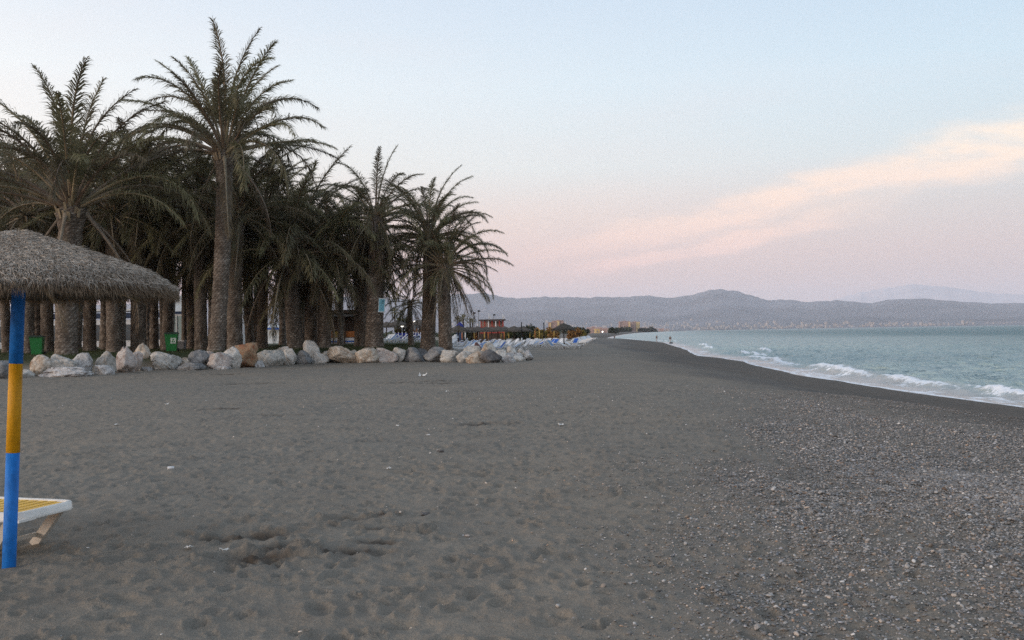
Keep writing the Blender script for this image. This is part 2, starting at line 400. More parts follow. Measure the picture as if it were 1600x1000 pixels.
gm = grid_mesh('beach', np.stack([gx, gy, gzv], 1), len(th), len(rr_), M_SAND,
               {'damp': damp(gx, gy), 'shingle': pebble_density(gx, gy), 'lawn': sstep(.25, .8, lawn_mask(gx, gy))})
tag(link('beach', gm), kind='structure')

# ------------------------------------------------------------------ shingle: pebbles as real stones, instanced
def sample_points(n, seed, rmin, rmax, amin, amax, dens):
    r = np.random.RandomState(seed); rad = np.sqrt(r.uniform(rmin ** 2, rmax ** 2, n)); a = np.radians(r.uniform(amin, amax, n))
    x = np.sin(a) * rad; y = np.cos(a) * rad; k = r.uniform(0, 1, n) < dens(x, y); return x[k], y[k]
def scatter(name, x, y, size, tone, kindlabel, sink=.25, seed=1):
    n = len(x); r = np.random.RandomState(seed)
    z = H(x, y); tone = tone * (1 - .5 * damp(x, y))[:, None]; size = size * (.72 + .38 * pebble_density(x, y))
    sc = np.stack([size * r.uniform(.8, 1.25, n), size * r.uniform(.65, 1.0, n), size * r.uniform(.38, .7, n)], 1)
    z = z + sc[:, 2] * (.5 - sink)
    rot = np.stack([r.normal(0, .25, n), r.normal(0, .25, n), r.uniform(0, 2 * PI, n)], 1)
    me = bpy.data.meshes.new(name); me.vertices.add(n); me.vertices.foreach_set('co', np.stack([x, y, z], 1).astype(np.float32).ravel())
    for nm, arr in (('psize', sc), ('prot', rot), ('tone', tone)):
        at = me.attributes.new(nm, 'FLOAT_VECTOR', 'POINT'); at.data.foreach_set('vector', arr.astype(np.float32).ravel())
    at = me.attributes.new('pick', 'INT', 'POINT'); at.data.foreach_set('value', r.randint(0, 4, n).astype(np.int32))
    o = link(name, me); me.materials.append(M_PEB)
    ng = bpy.data.node_groups.get('stone_scatter')
    if ng is None:
        ng = bpy.data.node_groups.new('stone_scatter', 'GeometryNodeTree')
        ng.interface.new_socket('Geometry', in_out='INPUT', socket_type='NodeSocketGeometry')
        ng.interface.new_socket('Geometry', in_out='OUTPUT', socket_type='NodeSocketGeometry')
        gi = ng.nodes.new('NodeGroupInput'); go = ng.nodes.new('NodeGroupOutput')
        join = ng.nodes.new('GeometryNodeGeometryToInstance')
        for k in range(4):
            ic = ng.nodes.new('GeometryNodeMeshIcoSphere'); ic.inputs['Subdivisions'].default_value = 2; ic.inputs['Radius'].default_value = .5
            sp = ng.nodes.new('GeometryNodeSetPosition'); tn = ng.nodes.new('ShaderNodeTexNoise'); tn.noise_dimensions = '4D'
            tn.inputs['Scale'].default_value = 1.6; tn.inputs['W'].default_value = k * 7.3; tn.inputs['Detail'].default_value = 1
            vm = ng.nodes.new('ShaderNodeVectorMath'); vm.operation = 'MULTIPLY_ADD'
            ng.links.new(tn.outputs['Color'], vm.inputs[0]); vm.inputs[1].default_value = (.75, .75, .75); vm.inputs[2].default_value = (-.375, -.375, -.375)
            ng.links.new(ic.outputs[0], sp.inputs['Geometry']); ng.links.new(vm.outputs[0], sp.inputs['Offset'])
            ss = ng.nodes.new('GeometryNodeSetShadeSmooth'); ng.links.new(sp.outputs[0], ss.inputs[0])
            smt = ng.nodes.new('GeometryNodeSetMaterial'); smt.inputs['Material'].default_value = M_PEB; ng.links.new(ss.outputs[0], smt.inputs[0])
            ng.links.new(smt.outputs[0], join.inputs[0])
        iop = ng.nodes.new('GeometryNodeInstanceOnPoints'); iop.inputs['Pick Instance'].default_value = True
        ng.links.new(gi.outputs[0], iop.inputs['Points']); ng.links.new(join.outputs[0], iop.inputs['Instance'])
        def na(nm, ty):
            a = ng.nodes.new('GeometryNodeInputNamedAttribute'); a.data_type = ty; a.inputs['Name'].default_value = nm; return a.outputs['Attribute']
        ng.links.new(na('psize', 'FLOAT_VECTOR'), iop.inputs['Scale']); ng.links.new(na('prot', 'FLOAT_VECTOR'), iop.inputs['Rotation'])
        ng.links.new(na('pick', 'INT'), iop.inputs['Instance Index'])
        ng.links.new(iop.outputs[0], go.inputs[0])
    md = o.modifiers.new('scatter', 'NODES'); md.node_group = ng
    tag(o, kindlabel, None, None, 'stuff'); return o
mt, nt, b = newmat('sea_pebble'); M_PEB = mt
tv = attr(nt, 'tone', 'INSTANCER').outputs['Color']
geo = nt.nodes.new('ShaderNodeNewGeometry')
nn = nnoise(nt, geo.outputs['Position'], 120, 4, .6)
nt.links.new(nmix(nt, 1.0, tv, nramp(nt, nn, [(.3, .72), (.7, 1.25)]), 'MULTIPLY'), b.inputs['Base Color'])
b.inputs['Roughness'].default_value = .75; b.inputs['Specular IOR Level'].default_value = .25
def tones(n, seed, bright=0.0):
    r = np.random.RandomState(seed); v = np.clip(np.exp(r.normal(-1.54 + bright, .36, n)), .035, .62)
    col = np.stack([v, v * .985, v * .965], 1)
    k = r.uniform(0, 1, n)
    col *= np.array([1.05, .995, .94]); col[k < .16] *= np.array([1.10, .97, .86]); col[k > .86] *= np.array([.93, .98, 1.08]); col[(k > .32) & (k < .345)] *= np.array([1.35, .98, .74])
    return col
x, y = sample_points(330000, 1, 3.6, 12, -10, 36, lambda x, y: np.minimum(1, 1.65 * pebble_density(x, y) ** 1.25))
x2, y2 = sample_points(330000, 2, 12, 30, -4, 36, lambda x, y: np.minimum(1, 1.65 * pebble_density(x, y) ** 1.25) * (1 - .45 * sstep(12, 16, np.hypot(x, y))))
sz = np.clip(np.exp(RS.normal(-4.28, .42, len(x))), .007, .055); sz2 = np.clip(np.exp(RS.normal(-4.08, .38, len(x2))), .011, .055)
xa = np.concatenate([x, x2]); ya = np.concatenate([y, y2]); sa = np.concatenate([sz, sz2])
scatter('shingle', xa, ya, sa, tones(len(xa), 5), 'grey and brown sea pebbles strewn thickly over the right side of the beach', seed=3)
# loose bright pebbles, shells and crumbs strewn thinly over the open sand
x, y = sample_points(5200, 8, 3.6, 30, -36, 36, lambda x, y: (.10 + .9 * sstep(-5.5, 3, x + .05 * y)) * sstep(3, 7, coast(y) - x))
sz = np.clip(np.exp(RS.normal(-4.6, .42, len(x))), .006, .03) * (1 + .03 * np.hypot(x, y))
scatter('loose_pebble', x, y, sz, tones(len(x), 9, .75), 'small pale pebbles and shell crumbs scattered over the open sand', seed=4)

# ================================================================== SEA
ths = np.concatenate([np.linspace(-30, -2, 24)[:-1], np.linspace(-2, 36, 430)[:-1], np.linspace(36, 70, 90)[:-1], np.linspace(70, 178, 50)])
rs = np.concatenate([np.geomspace(14, 24, 14)[:-1], np.geomspace(24, 160, 520)[:-1], np.geomspace(160, 1200, 150)[:-1], np.geomspace(1200, 31000, 40)])
TH, RR = np.meshgrid(np.radians(ths), rs, indexing='ij'); sx = (np.sin(TH) * RR).ravel(); sy = (np.cos(TH) * RR).ravel()
so = sx - coast(sy)                       # metres off the shore
rad = RR.ravel(); fine = 1 - sstep(130, 420, rad)
z = np.zeros_like(sx); foam = np.zeros_like(sx)
z += fine * (0.20 * fbm(sx * .33 + .16 * sy, sy * .22, 101, 3) + .30 * (.45 - np.abs(fbm(sx * .42 + .2 * sy, sy * .30 - .1 * sx, 141, 4)) * 2.2) + .13 * fbm(sx * 1.1 + sy * .3, sy * .8, 105, 3) * (1 - sstep(60, 150, rad))) * sstep(.3, 6, so)
z += (1 - sstep(300, 900, rad)) * .16 * fbm(sx * .09 + sy * .03, sy * .035, 109, 3) * sstep(4, 20, so)
# breakers: (y centre, half length, offset from shore, height, slant)
BR = [(63, 9.5, 3.0, .40, .06), (48.3, 5.0, 2.6, .26, .06), (38.8, 4.2, 2.7, .26, .07), (81, 8, 2.8, .2, .04), (31.2, 2.2, 4.4, .26, 0),
      (108, 9, 5.5, .34, .05), (92, 7, 3.0, .22, 0),  (124, 8, 9.5, .30, .02), (150, 9, 4, .3, 0), (172, 12, 5, .34, 0), (66, 5, 7.0, .18, 0),
      (36.5, 4.5, 6.2, .34, .02), (46, 5, 9.5, .18, 0), (58, 6, 13, .16, 0), (80, 10, 16, .15, 0), (300, 26, 4, .4, 0), (335, 25, 7, .4, 0), (255, 20, 5, .35, 0)]
for (yc_, hl, off, hh, sl) in BR:
    along = np.exp(-(((sy - yc_) / hl) ** 2) ** 1.6)
    d = so - off - sl * (sy - yc_) - .35 * fbm(sy * .5, sy * 0 + yc_, 113, 3)
    prof = np.where(d < 0, np.exp(-(d / .45) ** 2), np.exp(-(d / 1.5) ** 2))
    z += hh * along * prof
    broken = 1.0 if off < 6 or yc_ > 100 else .0
    foam = np.maximum(foam, broken * along ** .7 * np.where(d < .1, np.exp(-((d - .1) / .5) ** 2), np.exp(-((d - .1) / .22) ** 2)) * 1.25)
z += foam * .06 * fbm(sx * 5, sy * 5, 117, 3)
foam = np.clip(foam, 0, 1)
wash = 1 - sstep(1.0, 4.2, so + .9 * fbm(sy * .22, sy * 0 + 1, 121, 3))
# thin edge line of foam where the last wave stopped, patches behind the breakers
edge = np.exp(-((so - .25 - .35 * fbm(sy * .9, sy * 0 + 4, 125, 3)) / .26) ** 2)
patch = sstep(-.15, .35, fbm(sx * .9, sy * .4, 127, 4)) * (1 - sstep(2.2, 5.5, so))
foam = np.clip(np.maximum(foam, np.maximum(edge * 1.0, patch * .70)), 0, 1)
zz = SEA + z
mt, nt, b = newmat('sea_water')
geo = nt.nodes.new('ShaderNodeNewGeometry'); pos = geo.outputs['Position']
nf = attr(nt, 'foam').outputs['Fac']; nw = attr(nt, 'wash').outputs['Fac']
depth = nnoise(nt, mapping(nt, pos, (.02, .006, .02)), 1.0, 4, .5)
wc = nramp(nt, depth, [(.3, (.19, .335, .335, 1)), (.7, (.25, .40, .385, 1))])
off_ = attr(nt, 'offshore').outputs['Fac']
wc = nmix(nt, off_, nmix(nt, 1.0, wc, (1.75, 1.32, 1.32, 1), 'MULTIPLY'), nmix(nt, 1.0, wc, (.14, .40, .46, 1), 'MULTIPLY'))  # turbid inshore, deep offshore; wavelet glints and wave-slope darkening also put into the colour
wc = nmix(nt, nw, wc, (.36, .335, .325, 1))  # sandy swash; reflected pink sky and foam whiteness also put into its colour
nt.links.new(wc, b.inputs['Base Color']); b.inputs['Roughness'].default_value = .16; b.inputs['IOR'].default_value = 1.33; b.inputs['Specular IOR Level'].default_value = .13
h1 = nnoise(nt, mapping(nt, pos, (.55, .38, 1), (0, 0, .5)), 1.0, 6, .62); hh2 = nnoise(nt, mapping(nt, pos, (3.2, 2.2, 1), (0, 0, .3)), 1.0, 5, .6)
h3 = nnoise(nt, mapping(nt, pos, (.12, .07, 1), (0, 0, .2)), 1.0, 5, .55)
bsum = nmath(nt, 'ADD', nmath(nt, 'MULTIPLY', h1, 1.3), nmath(nt, 'ADD', nmath(nt, 'MULTIPLY', hh2, .26), nmath(nt, 'MULTIPLY', h3, 2.2)))
bn = nt.nodes.new('ShaderNodeBump'); bn.inputs['Distance'].default_value = 1.0
nt.links.new(nmath(nt, 'MULTIPLY_ADD', nw, -.8, .95, clamp=True), bn.inputs['Strength']); nt.links.new(bsum, bn.inputs['Height']); nt.links.new(bn.outputs[0], b.inputs['Normal'])
fb = nt.nodes.new('ShaderNodeBsdfPrincipled'); fb.inputs['Base Color'].default_value = (.80, .82, .84, 1); fb.inputs['Roughness'].default_value = .8
fn = nnoise(nt, mapping(nt, pos, (3.0, 2.2, 3.0)), 1.0, 6, .7)
fbn = nt.nodes.new('ShaderNodeBump'); fbn.inputs['Strength'].default_value = .6; fbn.inputs['Distance'].default_value = .12; nt.links.new(fn, fbn.inputs['Height']); nt.links.new(fbn.outputs[0], fb.inputs['Normal'])
fm = nmath(nt, 'MULTIPLY', nmath(nt, 'SUBTRACT', nmath(nt, 'ADD', nf, nmath(nt, 'MULTIPLY', nmath(nt, 'SUBTRACT', fn, .5), 2.4)), .52), 3.0, clamp=True)
fm = nmath(nt, 'MULTIPLY', fm, nmath(nt, 'MULTIPLY', nf, 3.0, clamp=True))
gl = nt.nodes.new('ShaderNodeBsdfGlossy'); gl.inputs['Roughness'].default_value = .16; nt.links.new(bn.outputs[0], gl.inputs['Normal'])
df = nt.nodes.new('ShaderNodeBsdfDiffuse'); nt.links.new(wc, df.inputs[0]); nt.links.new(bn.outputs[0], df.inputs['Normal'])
fr = nt.nodes.new('ShaderNodeFresnel'); fr.inputs['IOR'].default_value = 1.33; nt.links.new(bn.outputs[0], fr.inputs['Normal'])
ff = nmath(nt, 'MINIMUM', fr.outputs[0], nmath(nt, 'MULTIPLY_ADD', nw, .05, .60))    # a ruffled sea never mirrors fully at grazing angles
wm = nt.nodes.new('ShaderNodeMixShader'); nt.links.new(ff, wm.inputs[0]); nt.links.new(df.outputs[0], wm.inputs[1]); nt.links.new(gl.outputs[0], wm.inputs[2])
mx = nt.nodes.new('ShaderNodeMixShader'); nt.links.new(fm, mx.inputs[0]); nt.links.new(wm.outputs[0], mx.inputs[1]); nt.links.new(fb.outputs[0], mx.inputs[2])
nt.links.new(mx.outputs[0], nt.nodes['Material Output'].inputs[0])
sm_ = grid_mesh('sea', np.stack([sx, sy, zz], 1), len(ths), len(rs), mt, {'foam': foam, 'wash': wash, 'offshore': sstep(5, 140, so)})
tag(link('sea', sm_), kind='structure')

# ================================================================== MOUNTAINS across the bay
def mountains(name, pts, rb, r0, r1, seed, mat, rough, azr=(-50, 60)):
    azp = []; elp = []
    for px, py in pts:
        r = ray(px, py); azp.append(math.degrees(math.atan2(r.x, r.y))); elp.append(r.z / math.hypot(r.x, r.y))
    az_ = np.linspace(azr[0], azr[1], 640); rl = np.linspace(rb, r1, 90)
    A, R_ = np.meshgrid(az_, rl, indexing='ij'); e = np.interp(A, azp, elp)
    e = e * (1 + .03 * fbm(A * 3, A * 0, seed + 7, 3))
    x = np.sin(np.radians(A)) * R_; y = np.cos(np.radians(A)) * R_
    t = np.clip((R_ - rb) / (r0 - rb), 0, 1); back = 1 - sstep(r0, r1, R_) * .9
    ridg = 1 - np.abs(fbm(x / 1100, y / 1100, seed, 6)) * 3.0
    ridg2 = fbm(x / 420, y / 420, seed + 3, 4)
    shp = t ** 1.25 * (1 - rough * (1 - t) * (1 - ridg)) * back + .16 * t * (1 - t) * ridg2
    h = shp; mxh = h * r0 / R_
    mxh = mxh / np.maximum(mxh.max(axis=1, keepdims=True), 1e-6)
    zz = mxh * e * R_ - 4.0 + 5.6 * t
    me = grid_mesh(name, np.stack([x.ravel(), y.ravel(), zz.ravel()], 1), len(az_), len(rl), mat)
    o = tag(link(name, me), kind='structure'); return (azp, elp)
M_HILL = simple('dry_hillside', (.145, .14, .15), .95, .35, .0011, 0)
_nt = M_HILL.node_tree
near_pts = [(-400, 480), (0, 478), (300, 474), (420, 478), (520, 466), (560, 462), (640, 468), (700, 462), (730, 459), (760, 458), (790, 465), (820, 466), (850, 464), (900, 465), (955, 464), (985, 463), (1015, 461), (1040, 466), (1080, 461), (1105, 454), (1122, 452), (1150, 454), (1175, 462), (1200, 469), (1235, 468), (1262, 472), (1310, 469), (1358, 474), (1385, 469), (1410, 467), (1450, 467), (1500, 471), (1550, 474), (1600, 474), (1700, 478), (1900, 470), (2300, 480)]
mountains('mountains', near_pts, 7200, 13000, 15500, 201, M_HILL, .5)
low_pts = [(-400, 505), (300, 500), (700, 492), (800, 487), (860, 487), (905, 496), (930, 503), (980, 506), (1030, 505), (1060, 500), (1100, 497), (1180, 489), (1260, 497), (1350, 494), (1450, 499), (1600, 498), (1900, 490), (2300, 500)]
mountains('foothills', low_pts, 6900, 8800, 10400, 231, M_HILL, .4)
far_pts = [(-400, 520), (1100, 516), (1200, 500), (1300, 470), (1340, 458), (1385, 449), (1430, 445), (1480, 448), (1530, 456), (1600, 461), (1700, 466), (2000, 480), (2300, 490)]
mountains('far_mountains', far_pts, 20000, 25500, 28000, 251, simple('haze_paled_rock', (.60, .53, .53), .95, .2, .0008, 0), .3)  # bare rock, paled further so part of the haze sits in the colour

# ------------------------------------------------------------------ town at the foot of the mountains (too many and too far to pick out)
def hill_town(name, n, pxr, pyr, dr, szr, label, seed, mat):
    r = random.Random(seed); mb = MB()
    for i in range(n):
        px = r.uniform(*pxr); hor = 534 - px * 27 / 1600; py = hor - abs(r.gauss(0, .45)) * (hor - pyr) ; d = r.uniform(*dr)
        c = P(px, py, d); w = r.uniform(*szr); h = w * r.uniform(.4, 1.1)
        mb.box((c.x, c.y, c.z), (w, w * r.uniform(.5, 1), h + 4), r.uniform(0, 3), mi=0)
    o = mb.build(name, mat); tag(o, label, None, None, 'stuff')
M_TOWN = simple('whitewashed_render', (.36, .32, .30), .9, .15, .01, 0)
# ================================================================== ROCKS in front of the grove
def rock_mat(name, a, b_, c, sc=2.2, stain=None):
    mt, nt, b = newmat(name)
    tcn = nt.nodes.new('ShaderNodeTexCoord'); vec = tcn.outputs['Object']
    oi = nt.nodes.new('ShaderNodeObjectInfo')
    va = nt.nodes.new('ShaderNodeVectorMath'); va.operation = 'ADD'; nt.links.new(vec, va.inputs[0])
    nt.links.new(combine(nt, nmath(nt, 'MULTIPLY', oi.outputs['Random'], 40.0), 0.0, 0.0), va.inputs[1]); vec = va.outputs[0]
    n1 = nnoise(nt, vec, sc, 6, .65, .6); n2 = nnoise(nt, vec, sc * 5, 5, .7)
    col = nramp(nt, n1, [(.30, a), (.5, b_), (.70, c)])
    col = nmix(nt, .85, col, nramp(nt, n2, [(.3, .55), (.5, 1.0), (.75, 1.3)]), 'MULTIPLY')
    if stain: col = nmix(nt, nmath(nt, 'MULTIPLY', nmath(nt, 'SUBTRACT', nnoise(nt, vec, sc * 1.3, 4, .6, 1.2), .5), 5.0, clamp=True), col, stain)
    nt.links.new(col, b.inputs['Base Color']); b.inputs['Roughness'].default_value = .9; b.inputs['Specular IOR Level'].default_value = .2
    bn = nt.nodes.new('ShaderNodeBump'); bn.inputs['Strength'].default_value = .9; bn.inputs['Distance'].default_value = .06
    nt.links.new(nnoise(nt, vec, sc * 3.2, 7, .68), bn.inputs['Height']); nt.links.new(bn.outputs[0], b.inputs['Normal'])
    return mt
RM = {
 'pale': rock_mat('pale_limestone', (.34, .305, .265, 1), (.54, .50, .45, 1), (.66, .63, .58, 1)),
 'grey': rock_mat('grey_limestone', (.26, .24, .21, 1), (.41, .385, .345, 1), (.55, .52, .475, 1)),
 'tan': rock_mat('tan_limestone', (.31, .25, .19, 1), (.50, .43, .35, 1), (.62, .56, .49, 1), 2.0, (.25, .16, .10, 1)),
 'pink': rock_mat('pink_flecked_stone', (.25, .18, .15, 1), (.45, .39, .35, 1), (.57, .53, .49, 1), 3.6),
 'blue': rock_mat('blue_grey_stone', (.13, .13, .13, 1), (.205, .205, .205, 1), (.34, .335, .325, 1), 2.5),
 'orange': rock_mat('orange_brown_stone', (.20, .12, .075, 1), (.33, .21, .125, 1), (.36, .29, .22, 1), 1.8, (.30, .10, .05, 1)),
 'white': rock_mat('white_stone', (.30, .27, .25, 1), (.50, .48, .46, 1), (.60, .585, .57, 1), 3.2, (.17, .14, .12, 1)),
 'dark': rock_mat('dark_grey_stone', (.08, .075, .075, 1), (.13, .125, .125, 1), (.20, .195, .195, 1)),
 'red': rock_mat('red_brown_stone', (.11, .055, .05, 1), (.17, .085, .07, 1), (.22, .14, .12, 1)),
}
import bmesh
def rock_mesh(seed, w, dp, h, peak=0.0, lean=0.0):
    r = np.random.RandomState(seed)
    bm = bmesh.new(); bmesh.ops.create_icosphere(bm, subdivisions=5 if w > 1.45 else 4, radius=1.0)
    v = np.array([q.co[:] for q in bm.verts])
    npl = 13; nrm = r.normal(size=(npl, 3)); nrm /= np.linalg.norm(nrm, axis=1)[:, None]; nrm[0] = (0, 0, 1); dd = r.uniform(.5, .95, npl); dd[0] = .8 if peak == 0 else 1.3
    dots = v @ nrm.T; rad = np.where(dots > 1e-3, dd / np.maximum(dots, 1e-3), 9)
    k = 55.0; rad = -np.log(np.exp(-k * np.minimum(rad, 1.6)).sum(1) + math.exp(-k * 1.0)) / k
    p = v * rad[:, None]
    def n3(q, s): return vnoise(q[:, 0] + q[:, 2] * .7, q[:, 1] + q[:, 2] * .6 + 9, s) + vnoise(q[:, 2] + 4, q[:, 0] * .9 + q[:, 1] * .4, s + 5) - 1
    p = p * (1 - .09 * np.abs(n3(p * 2.4, seed))[:, None] - .07 * np.abs(n3(p * 5, seed + 1))[:, None] + .055 * n3(p * 13, seed + 2)[:, None])
    crack = np.abs(n3(p * 2.0 + 5, seed + 3)); p = p * (1 - .13 * np.exp(-(crack / .05) ** 2))[:, None]
    if peak: f = 1 - peak * np.clip(p[:, 2], 0, 1); p[:, 0] *= f; p[:, 1] *= f
    p[:, 0] += lean * p[:, 2]
    lo, hi = p.min(0), p.max(0); p = (p - (lo + hi) / 2) / (hi - lo) * np.array([w, dp, h])
    for q, co in zip(bm.verts, p): q.co = co
    me = bpy.data.meshes.new('boulder'); bm.to_mesh(me); bm.free()
    me.polygons.foreach_set('use_smooth', [True] * len(me.polygons))
    return me
# x0, x1, top, base, material, extra depth behind the front line, peak, lean, label
ROCKS = [
 (-14, 21, 563, 593, 'blue', 0, 0, 0, 'grey-blue boulder cut by the left edge, just behind the striped umbrella pole'),
 (30, 54, 577, 590, 'grey', .2, 0, 0, 'small low grey stone just right of the striped umbrella pole'),
 (46, 82, 554, 583, 'tan', .3, .1, 0, 'tan rounded boulder forming the left end of the long double rock'),
 (70, 120, 553, 582, 'grey', .5, 0, 0, 'broad grey boulder lying against the tan one, above the flat white slab'),
 (108, 145, 551, 574, 'white', 1.3, 0, 0, 'rough white broken boulder behind the grey one, at its right end'),
 (60, 145, 573, 589, 'white', -.6, 0, 0, 'flat white slab with rusty stain lying on the sand in front of the rocks'),
 (148, 178, 548, 577, 'grey', .6, .15, 0, 'upright grey boulder standing alone above a small white stone'),
 (146, 179, 570, 586, 'white', -.2, 0, 0, 'small jagged white stone at the foot of the upright grey boulder'),
 (178, 214, 541, 584, 'pink', 0, .35, .15, 'tall pink-flecked pointed boulder, the front one of the tall pair'),
 (200, 224, 549, 580, 'pink', .7, .25, .0, 'narrow pink-grey boulder squeezed behind the tall flecked one'),
 (207, 238, 535, 571, 'tan', 1.5, .5, .2, 'sharp peaked tan boulder rising behind the tall pair'),
 (216, 240, 573, 580, 'white', .1, 0, 0, 'thin flat white stone between the peaked rocks and the round grey one'),
 (230, 278, 549, 580, 'grey', .3, 0, 0, 'large round grey boulder in front of the wheeled green bin'),
 (277, 301, 558, 571, 'tan', 1.3, 0, 0, 'small yellowish stone right of the round grey boulder'),
 (275, 322, 566, 580, 'blue', .2, 0, 0, 'low dark blue slab at the foot of the dark blue boulder'),
 (289, 327, 546, 573, 'blue', 1.3, .1, 0, 'dark blue-grey angular boulder left of the tall foremost palm'),
 (318, 338, 548, 566, 'pink', 1.8, 0, 0, 'small brownish-pink stone tucked at the base of the tall palm'),
 (324, 362, 550, 576, 'pink', .2, .1, 0, 'pinkish-white boulder with dark holes in front of the tall palm'),
 (330, 360, 572, 581, 'white', -.3, 0, 0, 'thin white slab on the sand below the boulder with dark holes'),
 (348, 377, 541, 572, 'pale', .3, .2, -.2, 'slanting pale boulder leaning on the big orange one'),
 (361, 402, 535, 568, 'orange', .9, .1, 0, 'big orange-brown rounded boulder, the only orange one in the row'),
 (396, 413, 563, 575, 'white', .0, 0, 0, 'small white stone right below the orange boulder'),
 (401, 445, 546, 572, 'grey', .4, 0, 0, 'big smooth grey boulder right of the orange one'),
 (432, 452, 541, 556, 'pale', 1.6, 0, 0, 'small pale stone peeping out behind the big smooth grey boulder'),
 (442, 463, 544, 570, 'pale', .3, .1, 0, 'upright pale grey block between the smooth grey and slate boulders'),
 (459, 487, 547, 569, 'blue', .6, 0, 0, 'slate-blue low boulder below the pale peaked one'),
 (474, 502, 531, 556, 'pale', 1.7, .5, -.2, 'pale peaked boulder standing highest above the slate one'),
 (482, 515, 549, 568, 'pale', .3, .1, .2, 'pale wedge-shaped stone below the pale peak'),
 (500, 524, 548, 562, 'grey', 1.3, 0, 0, 'small grey stone behind the left end of the long tan boulder'),
 (508, 567, 540, 567, 'tan', .6, .1, -.3, 'long tan boulder sloping down to the right, left of the bannered palm'),
 (540, 560, 546, 560, 'tan', 1.6, 0, 0, 'small tan stone behind the sloping long boulder'),
 (556, 592, 543, 568, 'tan', .4, 0, 0, 'square-shouldered tan boulder right below the bannered palm'),
 (588, 622, 543, 567, 'pink', .4, 0, 0, 'brown and pink mottled boulder right of the square-shouldered tan one'),
 (608, 635, 542, 567, 'pale', .6, 0, .2, 'pale rounded boulder left of the grey-green one'),
 (629, 663, 542, 565, 'blue', .5, .1, 0, 'grey-green rounded boulder in front of the thin young palm'),
 (648, 672, 544, 562, 'dark', 1.2, 0, 0, 'dark low stone between the grey-green and lavender boulders'),
 (661, 698, 541, 564, 'blue', .3, .1, -.2, 'lavender-grey craggy boulder in front of the twin right-hand palms'),
 (688, 720, 546, 566, 'grey', .3, 0, 0, 'pale grey low boulder right of the lavender one'),
 (712, 738, 548, 566, 'pale', .5, 0, 0, 'small rounded pale stone under the last palm trunk'),
 (727, 766, 548, 568, 'tan', .2, .1, 0, 'buff crumbly boulder at the foot of the heap of stones'),
 (724, 752, 540, 554, 'grey', 1.8, 0, 0, 'grey stone on top of the heap, beside the red-brown one'),
 (740, 754, 534, 546, 'red', 3.4, .1, 0, 'small red-brown stone, topmost of the heap'),
 (751, 777, 534, 549, 'tan', 3.0, .1, 0, 'sandy brown stone behind the heap beside the red-brown one'),
 (750, 784, 545, 565, 'dark', .7, .1, 0, 'dark grey-brown boulder in the middle of the heap'),
 (774, 792, 546, 560, 'pale', 1.4, 0, 0, 'pale stone wedged behind the dark grey-brown boulder'),
 (789, 809, 540, 556, 'pale', 2.0, .3, 0, 'whitish pointed stone at the top of the right end of the heap'),
 (788, 817, 550, 561, 'white', .8, 0, 0, 'white slab slanting down between the stones of the right end'),
 (783, 806, 554, 568, 'white', -.2, .2, -.2, 'white wedge of stone on the sand, second from the right end'),
 (799, 822, 555, 566, 'pale', .0, 0, -.2, 'low whitish stone on the sand near the right end'),
 (805, 822, 544, 558, 'pale', 1.3, 0, 0, 'pale stone behind the last white block'),
 (817, 834, 546, 562, 'white', .4, .1, .15, 'square white block ending the row at the right'),
]
for i, (x0, x1, yt, yb, mk, dd_, pk, ln_, lab) in enumerate(ROCKS):
    cx = (x0 + x1) / 2
    # depth of the row at this bearing, from where its foot meets the sand
    hor = 534 - cx * 27 / 1600
    foot = np.interp(cx, [0, 60, 145, 230, 300, 360, 420, 500, 570, 640, 700, 765, 834], [593, 590, 588, 580, 579, 577, 573, 568.5, 568, 566, 566, 568, 563])
    d = G(cx, float(foot), 0).y + .5 + dd_
    w = (x1 - x0) / F * d * 1.03; dp = min(max(.75 * w, .7), 1.5)
    c0 = P(cx, yt, d); bot = min(P(cx, yb, d).z, gz(c0.x, d) + .05) - .18
    h = c0.z - bot
    me = rock_mesh(300 + i, w, dp, h, pk, ln_)
    me.materials.append(RM[mk])
    o = link('boulder', me, None, (c0.x, d, (c0.z + bot) / 2), (0, 0, random.uniform(-.25, .25)))
    tag(o, lab, 'boulder', 'boulders in a row along the lawn edge')

# ================================================================== PALMS
M_LEAF = simple('palm_leaflet', (.165, .146, .082), .6, .3, 1.5, 0, .3, .30)
def add_translucency(mt, fac):
    nt = mt.node_tree; b = nt.nodes['Principled BSDF']; tr = nt.nodes.new('ShaderNodeBsdfTranslucent')
    nt.links.new(b.inputs['Base Color'].links[0].from_socket, tr.inputs[0]); mx = nt.nodes.new('ShaderNodeMixShader'); mx.inputs[0].default_value = fac
    nt.links.new(b.outputs[0], mx.inputs[1]); nt.links.new(tr.outputs[0], mx.inputs[2]); nt.links.new(mx.outputs[0], nt.nodes['Material Output'].inputs[0])
add_translucency(M_LEAF, .35)
M_RACHIS = simple('palm_petiole', (.26, .20, .13), .7, .25, 4, 0, .3, .2)
M_DEAD = simple('dry_palm_leaflet', (.13, .098, .062), .85, .3, 2, 0, .2, .2)
M_STALK = simple('dry_palm_stalk', (.24, .20, .15), .8, .25, 3, 0, .2, .2)
